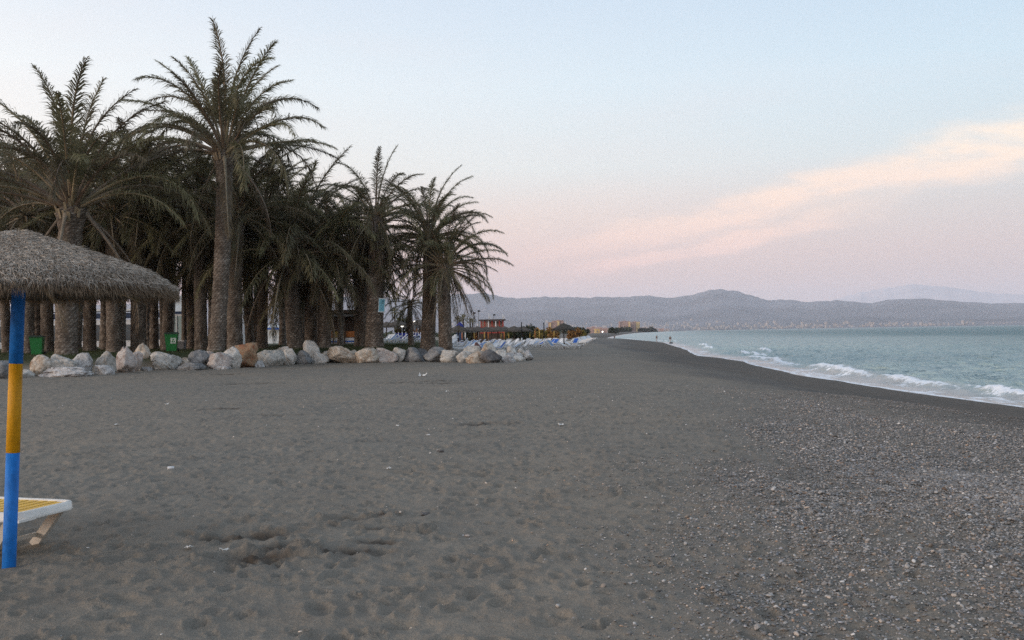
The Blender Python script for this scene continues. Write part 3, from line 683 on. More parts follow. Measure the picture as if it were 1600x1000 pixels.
def palm_bark():
    mt, nt, b = newmat('palm_bark')
    geo = nt.nodes.new('ShaderNodeNewGeometry'); tcn = nt.nodes.new('ShaderNodeTexCoord'); vec = tcn.outputs['Object']
    sc = attr(nt, 'scar').outputs['Fac']
    col = nramp(nt, sc, [(.0, (.045, .036, .029, 1)), (.3, (.135, .108, .086, 1)), (.7, (.28, .24, .20, 1)), (1.0, (.46, .41, .355, 1))])
    n = nnoise(nt, vec, 5, 5, .65); col = nmix(nt, .8, col, nramp(nt, n, [(.3, .6), (.7, 1.3)]), 'MULTIPLY')
    n2 = nnoise(nt, vec, 1.1, 3, .5); col = nmix(nt, .7, col, nramp(nt, n2, [(.35, (.8, .76, .72, 1)), (.65, (1.12, 1.12, 1.12, 1))]), 'MULTIPLY')
    nt.links.new(col, b.inputs['Base Color']); b.inputs['Roughness'].default_value = .9; b.inputs['Specular IOR Level'].default_value = .15
    bn = nt.nodes.new('ShaderNodeBump'); bn.inputs['Strength'].default_value = .8; bn.inputs['Distance'].default_value = .03
    nt.links.new(nnoise(nt, mapping(nt, vec, (6, 6, 18)), 1.5, 5, .7), bn.inputs['Height']); nt.links.new(bn.outputs[0], b.inputs['Normal'])
    return mt
M_BARK = palm_bark()
def frond_mesh(e0, droop, Lf, seed, dead=False, bare=0.24, dens=1.0, rr=1.0, twist=0.0):
    """pinnate leaf starting at the origin, leaving along +X at pitch e0 (degrees)"""
    r = np.random.RandomState(seed); n = 22; pts = [np.zeros(3)]; tang = []
    yaw = 0.0; dyaw = r.normal(0, .9) * (1.0 if not dead else 2)
    for i in range(n):
        t = i / (n - 1); e = math.radians(e0 - droop * t ** 1.55); yaw += math.radians(dyaw)
        tg = np.array([math.cos(e) * math.cos(yaw), math.cos(e) * math.sin(yaw), math.sin(e)]); tang.append(tg)
        pts.append(pts[-1] + tg * Lf / n)
    pts = np.array(pts); tang.append(tang[-1]); tang = np.array(tang)
    mb = MB(); rad = [(.066 * (1 - .88 * (k / n) ** .8) + (.05 if k == 0 else 0)) * rr for k in range(n + 1)]
    mb.tube([tuple(p) for p in pts[::2]], rad[::2], 4, 1, False, True)
    tt = bare
    def at(t):
        f = t * n; i = min(int(f), n - 1); g = f - i
        return pts[i] * (1 - g) + pts[i + 1] * g, tang[i] * (1 - g) + tang[i + 1] * g
    step = .0066 / dens; k = 0
    while tt < 1.0:
        p, tg = at(tt); tg = tg / np.linalg.norm(tg)
        sd = np.cross(tg, (0, 0, 1.0)); sl = np.linalg.norm(sd); sd = sd / sl if sl > .05 else np.array([0, 1.0, 0]); upn = np.cross(sd, tg)
        f = (tt - bare) / (1 - bare)
        ll = Lf * .142 * (min(1, .35 + f * 4.0)) * (1 - .62 * f ** 2.2)
        for s in (-1, 1):
            if r.rand() < .06: continue
            al = math.radians(58 - 30 * f + r.normal(0, 9)); vv = math.radians(14 + r.normal(0, 20)) if not dead else math.radians(-20 + r.normal(0, 20))
            tw = twist
            d = tg * math.cos(al) + (sd * s * math.cos(vv) + upn * math.sin(vv)) * math.sin(al)
            l = ll * r.uniform(.7, 1.15); w = .008 + .0055 * l / .5
            if dead: w *= .8
            wd = np.cross(d, upn * .6 + sd * s * .4); wl = np.linalg.norm(wd); wd = wd / max(wl, 1e-6) * w
            a = p; m_ = p + d * l * .55; e_ = p + d * l + np.array([0, 0, -1.0]) * l * (.18 + .30 * r.rand() + (.35 if dead else 0))
            mb.add([a - wd * .6, a + wd * .6, m_ + wd, m_ - wd, e_], [(0, 1, 2, 3), (3, 2, 4)], 0)
        tt += step * r.uniform(.85, 1.15); k += 1
    return mb.mesh('frond', [M_DEAD, M_STALK] if dead else [M_LEAF, M_RACHIS])
# a family of leaves by the pitch they leave the crown at
FR = {}
for e0, dr in ((86, 44), (74, 58), (62, 66), (50, 72), (36, 78), (20, 74), (4, 62), (-14, 44), (-32, 36)):
    FR[e0] = [frond_mesh(e0, dr * k, 4.3, int(e0 * 7 + 900 + k * 100)) for k in (.65, 1.0, 1.35)]
DEADS = {-50: [frond_mesh(-50, 34, 3.6, 41, True, .2, .6), frond_mesh(-44, 40, 3.4, 42, True, .3, .5)],
         -68: [frond_mesh(-70, 16, 3.6, 43, True, .3, .35), frond_mesh(-76, 10, 3.4, 44, True, .75, .3, 1.1)]}
def trunk_mesh(pts, r0, r1, flare=.12, seg=40, collar=True, seed=0, seglen=.045):
    pts = [Vector(p) for p in pts]; Ht = (pts[-1] - pts[0]).length; ns = int(min(Ht / seglen, 240))
    k = np.arange(ns + 1) / ns; a = np.linspace(0, 2 * PI, seg, endpoint=False)
    P0, P1, P2 = [np.array(p) for p in (pts[0], pts[len(pts) // 2], pts[-1])]
    ctr = ((1 - k) ** 2)[:, None] * P0 + (2 * k * (1 - k))[:, None] * (2 * P1 - .5 * P0 - .5 * P2) + (k ** 2)[:, None] * P2
    hgt = k * Ht
    rad = r0 + (r1 - r0) * k + flare * np.exp(-hgt / .5)
    if collar: rad = rad + r1 * .30 * sstep(Ht - 1.5, Ht - .35, hgt) - r1 * .25 * sstep(Ht - .3, Ht, hgt)
    A, K = np.meshgrid(a, np.arange(ns + 1), indexing='xy')    # (ns+1, seg)
    hh = hgt[K]; nper = 13
    # interlocking leaf-base scars in a spiral
    row = hh / .125 + .35 * fbm(A * 2, hh * 3, seed + 4, 3) + .3 * np.sin(A + seed); col = A / (2 * PI) * nper + .5 * fbm(hh * 2.2, A * 0 + 3, seed + 9, 3)
    rowi = np.floor(row); off = (rowi % 2) * .5
    cu = (col + off) % 1 - .5; rv = row - rowi
    dm = np.clip(1 - np.abs(cu) * 1.5, 0, 1) * (.25 + .75 * rv ** .8)
    dm2 = dm * (.7 + .5 * h2(np.floor(col + off), rowi, seed))
    n = fbm(A * 3 + seed, hh * 2.5, seed, 3)
    R_ = rad[K] * (1 + .035 * n) + (.060 * dm2 - .02) * (.8 + .6 * sstep(Ht - 3, Ht - .5, hh))
    x = ctr[K][..., 0] + np.cos(A) * R_; y = ctr[K][..., 1] + np.sin(A) * R_; z = ctr[K][..., 2]
    co = np.stack([x, y, z], -1).transpose(1, 0, 2).reshape(-1, 3)
    sc = np.clip(dm2 * (.9 + .5 * n), 0, 1).T.reshape(-1)
    return grid_mesh('trunk', co, seg, ns + 1, M_BARK, {'scar': sc}, True, True)
def palm(base, top, r0, r1, Lf, n, lo, hi, seed, label, group, name='date_palm', dead=0, hang=0, seg=34, collar=True, seglen=.05, fan=None, azoff=0):
    """base, top: world points; Lf: leaf length in metres; leaves leave between pitch lo and hi"""
    r = random.Random(seed)
    t = thing(name, base, label, 'palm tree', group)
    rel = Vector(top) - Vector(base); mid = rel * .5 + Vector((r.uniform(-.12, .12), r.uniform(-.1, .1), 0))
    link('trunk', trunk_mesh([Vector((0, 0, -.3)), mid, rel], r0, r1, .12, seg, collar, seed, seglen), t)
    s = Lf * 1.24 / 4.3
    # stubs of cut leaves round the crown base
    if collar:
        mb = MB()
        for k in range(26):
            a = k * 2.399 + r.random(); hz = r.uniform(-.9, .05); rr = r1 * 1.25
            p = rel + Vector((math.cos(a) * rr, math.sin(a) * rr, hz)); q = p + Vector((math.cos(a) * .16, math.sin(a) * .16, r.uniform(.25, .5)))
            mb.bar(p, q, .13, .05, 0)
        tag(mb.build('leaf_stubs', M_RACHIS, t), kind='stuff')
    keys = sorted(FR)
    for k in range(n):
        f = (k + .5) / n
        e = hi - (hi - lo) * f ** .95 + r.uniform(-7, 7)
        a = k * 2.39996 + r.uniform(-.25, .25) + azoff
        if fan and r.random() < fan[2] and math.cos(a - fan[0]) < fan[1]: a = fan[0] + r.uniform(-1, 1)
        key = min(keys, key=lambda q: abs(q - e)); me = r.choice(FR[key])
        sz = s * r.uniform(.80, 1.06) * (1 if e > 0 else .92)
        rad = r1 * .55 * (1 - max(0, e) / 110)
        o = link('frond', me, t, rel + Vector((math.cos(a) * rad, math.sin(a) * rad, -.25 + .30 * e / 90)), (r.uniform(-.12, .12), -math.radians(e - key) * .8, a), (sz, sz, sz))
    for k in range(dead):
        a = k * 2.39996 + r.uniform(-.5, .5); key = r.choice([-50, -68, -68] if hang else [-50]); me = r.choice(DEADS[key]); sz = s * r.uniform(.7, 1.05)
        link('dry_frond', me, t, rel + Vector((math.cos(a) * r1, math.sin(a) * r1, -.35)), (r.uniform(-.3, .3), r.uniform(-.12, .12), a), (sz, sz, sz))
    return t
GF = 'date palms of the grove'
def palm_px(bx, tx, ty, d, wpx0, wpx1, Lf, n, lo, hi, seed, label, group=GF, **kw):
    bx_ = XP(bx, d); b = Vector((bx_, d, gz(bx_, d) - .02)); t = P(tx, ty, d)
    return palm(b, t, wpx0 / 2 / F * d * .92, wpx1 / 2 / F * d * .92, Lf, n, lo, hi, seed, label, group, **kw)
# front row, left to right
palm_px(103, 113, 322, 51.0, 34, 38, 6.9, 40, 18, 82, 1, 'broad-crowned palm with thick short trunk, nearest palm behind the thatched umbrella', dead=4, azoff=.4)
palm_px(336, 351, 236, 53.5, 26, 26, 5.8, 46, 8, 83, 2, 'tallest palm, standing foremost in the grove behind the boulder with dark holes', dead=3)
palm_px(462, 455, 392, 60.5, 26, 26, 6.1, 54, -16, 80, 4, 'palm with a thick ringed trunk behind the upright pale grey block', dead=8)
palm_px(584, 587, 338, 60.0, 30, 24, 4.1, 24, -8, 82, 5, 'palm with dry stalks hanging down its trunk and a light-blue banner tied to it', dead=26, hang=1)
palm_px(667, 671, 366, 60.5, 24, 22, 3.95, 52, -14, 80, 6, 'left of the twin palms at the right end of the grove, the taller one', dead=16, hang=1)
palm_px(697, 694, 412, 59.5, 23, 20, 3.55, 56, -22, 80, 7, 'right of the twin palms, last of the grove, with fronds reaching over the beach', dead=14, hang=1)
palm_px(643, 641, 470, 66.0, 8, 8, 1.9, 26, -34, 70, 8, 'young palm with a thin trunk between the bannered palm and the twin palms', collar=False, dead=3)
# second rank
R2 = [
 (45, 40, 330, 58, 18, 18, 5.0, 34, -28, 80, 'palm right behind the striped umbrella pole, left of the far green bin'),
 (12, 2, 335, 62, 15, 16, 5.0, 36, -28, 84, 'palm at the left edge of the picture, left of the umbrella pole'),
 (74, 72, 350, 63, 20, 20, 4.6, 34, -34, 70, 'dark trunked palm between the far green bin and the thick short palm'),
 (140, 146, 345, 64, 20, 20, 4.8, 36, -34, 70, 'palm just right of the thick short palm, under the umbrella edge'),
 (179, 176, 330, 58, 25, 24, 5.2, 36, -34, 78, 'thick-trunked palm behind the upright grey boulder'),
 (216, 219, 312, 59, 24, 24, 5.2, 42, -30, 84, 'palm whose trunk rises behind the tall peaked boulders'),
 (259, 262, 368, 63, 16, 16, 4.8, 34, -34, 70, 'palm just left of the wheeled green bin with the white sticker'),
 (288, 290, 350, 70, 9, 9, 4.4, 30, -34, 70, 'slim palm in front of the white marquee'),
 (314, 312, 330, 60, 20, 22, 5.2, 42, -28, 80, 'palm close behind the tallest palm on its left'),
 (367, 372, 330, 58, 25, 24, 5.3, 46, -30, 84, 'palm close behind the tallest palm on its right'),
 (409, 413, 345, 63, 17, 18, 5.3, 42, -32, 78, 'dark palm left of the gap with the mountain view'),
 (486, 488, 405, 63, 20, 20, 4.6, 34, -34, 70, 'left palm of the close dark pair behind the pale peaked boulder'),
 (505, 507, 396, 61, 22, 22, 4.8, 38, -34, 72, 'right palm of the close dark pair behind the pale peaked boulder'),
 (531, 532, 424, 76, 9, 9, 3.8, 30, -34, 60, 'thin-trunked palm in front of the beach kiosk'),
 (564, 558, 372, 63, 22, 22, 4.4, 36, -34, 72, 'palm directly left of the bannered palm'),
]
for i, (bx, tx, ty, d, a0, a1, Lf, n, lo, hi, lab) in enumerate(R2):
    palm_px(bx, tx, ty, d, a0, a1, Lf, n, lo, hi, 40 + i, lab, seg=30, seglen=.06, dead=5)
# farther ranks, seen only as dark trunks and tangled crowns
r = random.Random(5)
BK = [(-40, 345, 70), (28, 300, 78), (46, 320, 74), (92, 330, 86), (120, 300, 82), (160, 290, 90), (190, 300, 84), (222, 345, 74), (232, 268, 88), (257, 318, 76), (266, 300, 92), (304, 290, 82), (330, 330, 88),
      (352, 345, 74), (392, 310, 78), (398, 372, 70), (441, 335, 86), (474, 372, 82), (498, 372, 92), (563, 396, 78), (-20, 350, 60), (110, 372, 70), (300, 395, 68), (392, 420, 68), (165, 395, 72), (240, 400, 70), (340, 400, 66), (60, 400, 68)]
for i, (px, ty, d) in enumerate(BK):
    palm_px(px, px + r.uniform(-8, 8), ty, d, 15 * 66 / d, 15 * 66 / d, 4.7 + r.uniform(-.3, .5), 26, -32, 74, 100 + i, 'background palm of the dense grove, its crown merging with its neighbours',
            'palms deep inside the grove', seg=20, seglen=.1, collar=False, dead=4)

# lawn grass: short blades
r_ = np.random.RandomState(3); n = 60000
gx2 = r_.uniform(-40, -4, n); gy2 = r_.uniform(44, 80, n); k = (lawn_mask(gx2, gy2) > .75); gx2 = gx2[k]; gy2 = gy2[k]; n = len(gx2); gz2 = H0(gx2, gy2)
a = r_.uniform(0, 2 * PI, n); hgt = r_.uniform(.05, .13, n); w = .012
co = np.stack([np.stack([gx2 - np.cos(a) * w, gy2 - np.sin(a) * w, gz2 - .01], 1), np.stack([gx2 + np.cos(a) * w, gy2 + np.sin(a) * w, gz2 - .01], 1),
               np.stack([gx2 + r_.normal(0, .03, n), gy2 + r_.normal(0, .03, n), gz2 + hgt], 1)], 1).reshape(-1, 3)
M_GRASS = simple('lawn_grass', (.045, .055, .02), .8, .3, .8, 0)
tag(link('grass', tri_mesh('grass', co, np.arange(3 * n).reshape(-1, 3), M_GRASS)), 'short green lawn grass growing under the palms', None, None, 'stuff')
# ================================================================== THATCHED UMBRELLA at the left edge (pole striped blue / yellow / blue)
M_BLUE = simple('blue_pole_paint', (.012, .17, .56), .6, .30, 14, .35, .35, stretch=(1, 1, .5))
M_YEL = simple('yellow_pole_paint', (.70, .33, .006), .6, .26, 14, .35, .35, stretch=(1, 1, .5))
def straw_mat(name, a, b_, rough=.9):
    mt, nt, b = newmat(name); at_ = attr(nt, 'shade').outputs['Fac']
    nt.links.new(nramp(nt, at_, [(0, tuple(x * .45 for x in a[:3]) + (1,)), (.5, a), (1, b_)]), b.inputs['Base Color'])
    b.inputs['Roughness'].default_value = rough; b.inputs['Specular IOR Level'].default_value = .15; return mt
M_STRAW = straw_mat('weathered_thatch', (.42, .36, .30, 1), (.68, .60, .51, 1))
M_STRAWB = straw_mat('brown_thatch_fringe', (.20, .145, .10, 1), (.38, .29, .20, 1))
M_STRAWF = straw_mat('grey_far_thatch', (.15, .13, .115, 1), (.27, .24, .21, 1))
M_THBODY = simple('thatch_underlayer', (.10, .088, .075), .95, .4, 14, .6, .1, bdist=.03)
def strands(name, p0, d, ln, w, shade, mat, bend):
    n = len(p0); sd = np.cross(d, np.array([0, 0, 1.0])); sd += 1e-4; sd /= np.linalg.norm(sd, axis=1)[:, None]; sd = sd * w[:, None]
    jr = np.random.RandomState(n); tw = np.cross(d, sd); an = jr.uniform(0, PI, n)[:, None]; sd = sd * np.cos(an) + tw * np.sin(an)
    m_ = p0 + d * (ln * .55)[:, None]; e_ = p0 + d * ln[:, None] + bend
    co = np.stack([p0 - sd, p0 + sd, m_ + sd * .8, m_ - sd * .8, e_], 1).reshape(-1, 3)
    b = np.arange(n)[:, None] * 5; tr = np.concatenate([b + np.array([[0, 1, 2]]), b + np.array([[0, 2, 3]]), b + np.array([[3, 2, 4]])], 1).reshape(-1, 3)
    return tri_mesh(name, co, tr, mat, None, {'shade': np.repeat(shade, 5)})
def thatch_roof(parent, ctr, R_, hz, n, seed, big=True, drop=.10, wst=.0035):
    """shallow shaggy cone: ctr = middle of the eave circle"""
    r = np.random.RandomState(seed)
    prof = lambda q: hz * (1 - q ** 1.1) - .03 * R_ * np.maximum(0, q - .88) / .12 * 1.6
    nu, nv = (72, 24) if big else (20, 6)
    a = np.linspace(0, 2 * PI, nu, endpoint=False); q = np.linspace(0.001, 1, nv); A, Q = np.meshgrid(a, q, indexing='ij')
    bumpy = 1 + (.02 * fbm(A * 6, Q * 7, seed, 3))
    top = np.stack([np.cos(A) * Q * R_ * bumpy, np.sin(A) * Q * R_ * bumpy, prof(Q) + .02 * R_ * fbm(A * 4, Q * 5, seed + 3, 3) - .02], -1)
    bot = np.stack([np.cos(A) * Q * R_ * .96, np.sin(A) * Q * R_ * .96, prof(Q) - .035 * R_], -1)[:, ::-1]
    co = np.concatenate([top, bot], 1).reshape(-1, 3) + np.array(ctr)
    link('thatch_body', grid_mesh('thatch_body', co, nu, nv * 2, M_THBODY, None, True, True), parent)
    # lying strands
    an = r.uniform(0, 2 * PI, n); qq = np.sqrt(r.uniform(0, 1, n)); 
    x = np.cos(an); y = np.sin(an); dz = (prof(np.minimum(qq + .02, 1)) - prof(qq)) / (.02 * R_)
    d = np.stack([x, y, dz * 1.0], 1) + np.stack([-y, x, 0 * x], 1) * r.normal(0, .95, n)[:, None] + np.stack([0 * x, 0 * x, r.uniform(-.15, .55, n)], 1)
    d /= np.linalg.norm(d, axis=1)[:, None]
    p0 = np.stack([x * qq * R_, y * qq * R_, prof(qq) + r.uniform(-.015, .02, n)], 1) + np.array(ctr)
    ln = r.uniform(.025, .075, n) * (R_ / 1.2) ** .5; bend = np.stack([r.normal(0, .008, n), r.normal(0, .008, n), -r.uniform(.0, .05, n)], 1)
    shade = np.clip(r.normal(.48, .22, n) + .25 * fbm(x * 3 * qq, y * 3 * qq, seed + 5, 3), 0, 1)
    tag(link('thatch', strands('thatch', p0, d, ln, np.full(n, wst), shade, M_STRAW if big else M_STRAWF, bend), parent), kind='stuff')
    # hanging fringe
    n2 = int(n * .38); an = r.uniform(0, 2 * PI, n2); x = np.cos(an); y = np.sin(an); qq = r.uniform(.90, 1.01, n2)
    d = np.stack([x * .75, y * .75, -r.uniform(.3, 1.3, n2)], 1) + np.stack([-y, x, 0 * x], 1) * r.normal(0, .30, n2)[:, None]; d /= np.linalg.norm(d, axis=1)[:, None]
    p0 = np.stack([x * qq * R_, y * qq * R_, prof(qq) + r.uniform(-.06, .015, n2) * R_ * .8], 1) + np.array(ctr)
    ln = r.uniform(.04, drop, n2) * (1 + .4 * fbm(an * 3, an * 0, seed + 8, 3)); bend = np.stack([r.normal(0, .006, n2), r.normal(0, .006, n2), -r.uniform(.01, .03, n2)], 1)
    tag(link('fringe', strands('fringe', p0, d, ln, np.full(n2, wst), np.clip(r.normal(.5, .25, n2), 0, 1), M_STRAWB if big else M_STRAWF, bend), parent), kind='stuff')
ub = G(14, 889, 0); ubase = Vector((ub.x, ub.y, gz(ub.x, ub.y) - .01))
t = thing('thatched_umbrella', ubase, 'large grey thatched umbrella on a blue and yellow striped pole at the left edge', 'beach umbrella')
utop = P(29, 452, ubase.y) - ubase
def polept(z): return utop * (z / utop.z)
z1 = (P(20, 707, ubase.y) - ubase).z; z2 = (P(25, 568, ubase.y) - ubase).z
lean = utop
for nm, za, zb, mt_ in (('pole_band', -.25, z1, M_BLUE), ('pole_band', z1, z2, M_YEL), ('pole_band', z2, utop.z + .35, M_BLUE)):
    mb = MB(); mb.tube([polept(za), polept(za * .5 + zb * .5), polept(zb)], [.0455, .045, .0445], 24, 0, True); mb.build(nm, mt_, t)
uc = polept(utop.z); apex = P(26, 357, ubase.y) - ubase
eave_z = (P(278, 438, ubase.y) - ubase).z
R_u = (P(258, 452, ubase.y) - P(28, 452, ubase.y)).x
thatch_roof(t, (uc.x, uc.y, eave_z), R_u, apex.z - eave_z - .02, 66000, 5, True, .062, .0016)
# ribs under the roof
for k in range(8):
    a = k * PI / 4 + .2; mb = MB(); p = Vector((uc.x, uc.y, apex.z - .14)); q = Vector((uc.x + math.cos(a) * R_u * .93, uc.y + math.sin(a) * R_u * .93, eave_z - .10))
    mb.bar(p, q, .03, .03); mb.build('rib', M_RACHIS, t)

# ================================================================== YELLOW SLATTED LOUNGER beside the pole
M_WPL = simple('white_plastic', (.78, .74, .68), .45, .10, 7, .1, .4)
M_YPL = simple('yellow_plastic_slat', (.80, .46, .035), .5, .14, 9, .15, .4)
M_BEI = simple('beige_plastic_leg', (.52, .46, .385), .55, .15, 8, .15, .3)
A = G(33, 806, .32); B = G(109, 787, .32)            # near foot corner, far foot corner
ax = Vector((-.955, .297, 0)).normalized(); ay = Vector((.297, .955, 0)).normalized()
cfoot = Vector((-3.535, 7.30, 0))
gzl = gz(-3.8, 7.3)
t = thing('sun_lounger', (cfoot.x, cfoot.y, gzl), 'yellow slatted plastic sun lounger with white rim, foot end just right of the striped pole', 'sun lounger', None, math.atan2(ax.y, ax.x))
# local: +x runs from the foot end towards the head (out of the frame), y across
LL, WW, TH_ = 1.95, .62, .32
def rim_outline(o, z):
    pts = []
    c = .10
    for (x, y) in ((0 - o, c - WW / 2), (c * .45 - o * .6, -WW / 2 + c * .25 - o * .4), (c * 1.3, -WW / 2 - o), (LL - c, -WW / 2 - o), (LL + o, -WW / 2 + c), (LL + o, WW / 2 - c), (LL - c, WW / 2 + o), (c * 1.3, WW / 2 + o), (c * .45 - o * .6, WW / 2 - c * .25 + o * .4), (0 - o, WW / 2 - c)):
        pts.append((x, y, z))
    return pts
rings = [rim_outline(-.055, TH_ - .012), rim_outline(-.055, TH_ + .004), rim_outline(-.02, TH_ + .008), rim_outline(0, TH_ - .004), rim_outline(.004, TH_ - .04), rim_outline(.012, TH_ - .056), rim_outline(.004, TH_ - .058), rim_outline(-.012, TH_ - .04), rim_outline(-.03, TH_ - .022)]
mb = MB(); n = 10; vs = sum(rings, []); fs = []
for i in range(len(rings)):
    i2 = (i + 1) % len(rings)
    for k in range(n): fs.append((i * n + k, i * n + (k + 1) % n, i2 * n + (k + 1) % n, i2 * n + k))
mb.add(vs, fs, 0, True); rim = mb.build('rim', M_WPL, t)
# up-curled lip at the far foot corner
mb = MB(); mb.bar((-.012, WW / 2 - .16, TH_ - .048), (-.03, WW / 2 + .02, TH_ - .046), .02, .018); mb.build('lip', M_WPL, rim)
sl0 = MB().box((0, 0, 0), (.070, WW - .09, .004)); slm = sl0.mesh('slat', M_YPL)
for k in range(20):
    x = .105 + k * .092
    sc_ = .86 if k == 0 else 1
    link('slat', slm, t, (x, 0, TH_ - .004), (0, 0, 0), (1, sc_, 1))
for (x, y) in ((.10, -.24), (.10, .24), (1.5, -.24), (1.5, .24)):
    mb = MB(); dx = .26 if x < 1 else -.16
    mb.bar((x, y, TH_ - .03), (x + dx, y * .92, -.03), .035, .075, 0, (1, 0, 0)); mb.build('leg', M_BEI, t)
mb = MB(); mb.bar((.33, -.22, .06), (.33, .22, .06), .03, .03); mb.build('cross_bar', M_BEI, t)

# ================================================================== THINGS IN AND BEHIND THE GROVE
M_GREEN = simple('green_bin_plastic', (.012, .16, .035), .5, .12, 4, .05, .4)
M_DKG = simple('dark_bin_lid', (.012, .035, .022), .5, .15, 4, .05, .4)
M_BLK = simple('black_rubber', (.012, .012, .013), .6, .2, 5, 0)
M_WHT = simple('white_paint', (.62, .62, .62), .6, .10, 2, .05)
M_STICK = simple('sticker_paper', (.55, .60, .52), .6, .08, 3, 0)
M_NAVY = simple('navy_band', (.02, .04, .09), .6, .2, 2, 0)
M_GLS = simple('dark_window_glass', (.05, .075, .085), .12, .3, 1, 0, .6)
M_TENT = simple('white_tent_cloth', (.60, .635, .64), .8, .08, .5, .1)
M_GREY = simple('grey_painted_metal', (.16, .165, .17), .5, .2, 2, 0)
M_BRN = simple('brown_timber', (.055, .036, .025), .8, .3, 3, .2)
M_ORG = simple('orange_awning', (.34, .12, .035), .8, .2, 2, 0)
M_YEW = simple('yellow_panel', (.34, .23, .06), .7, .2, 2, 0)
M_RED = simple('red_painted_wall', (.30, .04, .03), .7, .18, 1, 0)
M_PNK = simple('pinkish_render', (.42, .28, .24), .9, .12, .05, 0)
M_YST = simple('yellow_ochre_render', (.60, .44, .21), .9, .1, .05, 0)
M_DWN = simple('shaded_balcony_front', (.27, .225, .20), .9, .12, .1, 0)
M_BTX = simple('blue_textile', (.035, .12, .42), .8, .2, 3, .1)
M_NVF = simple('royal_blue_canvas', (.02, .03, .20), .85, .25, 1, .1)
M_LBT = simple('light_blue_textile', (.22, .33, .50), .8, .2, 3, .1)
def bin_(px, base_py, d, label, sticker=True, z=None):
    x = XP(px, d); z0 = gz(x, d)
    t = thing('wheelie_bin', (x, d, z0), label, 'bin', 'green wheeled bins on the lawn', .25)
    w = 19 / F * d; h = (P(px, base_py - 29, d) - P(px, base_py, d)).z
    mb = MB(); mb.box((0, 0, h * .5), (w, w * .95, h * .92), taper=.76); mb.box((0, 0, h * .945), (w * 1.06, w * 1.0, .05)); mb.build('body', M_GREEN, t)
    mb = MB(); mb.box((0, -.02, h * 1.0), (w * 1.10, w * 1.08, .055)); mb.box((0, -.0, h * 1.035), (w * .9, w * .85, .05)); mb.bar((-w * .4, w * .62, h * 1.0), (w * .4, w * .62, h * 1.0), .04, .04); mb.build('lid', M_DKG, t)
    for s in (-1, 1):
        mb = MB(); mb.tube([(s * w * .43, w * .42, .1), (s * w * .53, w * .42, .1)], [.1, .1], 14, 0, True); mb.build('wheel', M_BLK, t)
    if sticker:
        st = MB().box((w * .17, -w * .475, h * .60), (w * .42, .008, h * .30)); so_ = st.build('sticker', M_STICK, t)
        mb = MB(); mb.box((w * .17, -w * .482, h * .66), (w * .12, .006, h * .07)); mb.box((w * .12, -w * .482, h * .56), (w * .10, .006, h * .10)); mb.box((w * .25, -w * .482, h * .55), (w * .07, .006, h * .09)); mb.build('print', M_GREEN, so_)
    return t
bin_(268, 547, 57.0, 'green wheeled bin with dark lid and white sticker, between palms right of the thatched umbrella')
bin_(58, 558, 52.0, 'green wheeled bin half hidden by a trunk, just right of the striped pole', False)
# small pale box by the bin
x = XP(280, 66); mb = MB(); mb.box((0, 0, .28), (.75, .5, .56)); 
t = thing('planter_box', (x, 66, gz(x, 66)), 'grey box with a pale lid standing on the grass right of the green bin', 'box'); mb.build('body', M_GREY, t); MB().box((0, 0, .60), (.80, .55, .07)).build('lid', M_WHT, t)

# banner on the palm
dB = 59.05
t = thing('banner', P(596.5, 477, dB), 'light-blue upright banner with a small dark emblem, tied to a palm trunk', 'banner')
M_BAN = simple('pale_blue_banner', (.20, .47, .58), .7, .10, .9, .05); M_BANW = simple('white_banner_edge', (.66, .74, .76), .7, .05, 2, 0); M_BAND = simple('banner_ink', (.02, .10, .14), .7, .1, 2, 0); M_BAND2 = simple('banner_small_print', (.10, .32, .46), .7, .1, 2, 0)
tilt = Matrix.Rotation(math.radians(4), 3, 'Y')
def bbox(c, s, nm, mt_, par): 
    mb = MB(); mb.box(tilt @ Vector(c), s, 0, 0, tilt); return mb.build(nm, mt_, par)
W, Hh = .40, .86
bbox((0, 0, 0), (W, .02, Hh), 'sheet', M_BANW, t); bbox((.0, -.014, .0), (W * .84, .008, Hh * .88), 'field', M_BAN, t)
bbox((.07, -.021, .27), (.09, .005, .07), 'emblem', M_BAND, t); bbox((.03, -.021, .225), (.06, .005, .035), 'emblem', M_BAND, t)
bbox((.05, -.021, .14), (.17, .005, .035), 'print_line', M_BAND, t)
for k in range(5): bbox((.03 - .01 * (k % 2), -.021, .03 - k * .07), (.22 - .03 * (k % 3), .005, .022), 'print_line', M_BAND2, t)

# long white pavilion behind the grove with navy band
dP = 104.0
xl, xr = XP(-30, dP), XP(262, dP); gzp = .84
t = thing('pavilion', ((xl + xr) / 2, dP, gzp), 'long low white pavilion with a navy band, seen in slits between the palms at left', 'pavilion')
wv = xr - xl; hP = (P(150, 484, dP).z - gzp)
MB().box((0, 1.5, hP * .36), (wv, 3, hP * .72)).build('wall', M_WHT, t)
MB().box((0, 1.4, hP * .98), (wv + .6, 4.2, .22)).build('roof', M_WHT, t)
MB().box((0, 1.4, hP * .84), (wv + .2, 3.4, .50)).build('navy_band', M_NAVY, t)
nC = 12
for k in range(nC + 1):
    MB().box((-wv / 2 + wv * k / nC, -.12, hP * .38), (.16, .16, hP * .76)).build('column', M_WHT, t)
for k in range(nC):
    f = MB().box((-wv / 2 + wv * (k + .5) / nC, -.025, hP * .38), (wv / nC * .62, .05, hP * .50)).build('window', M_WHT, t)
    MB().box((-wv / 2 + wv * (k + .5) / nC, -.055, hP * .38), (wv / nC * .54, .03, hP * .43)).build('pane', M_GLS, f)
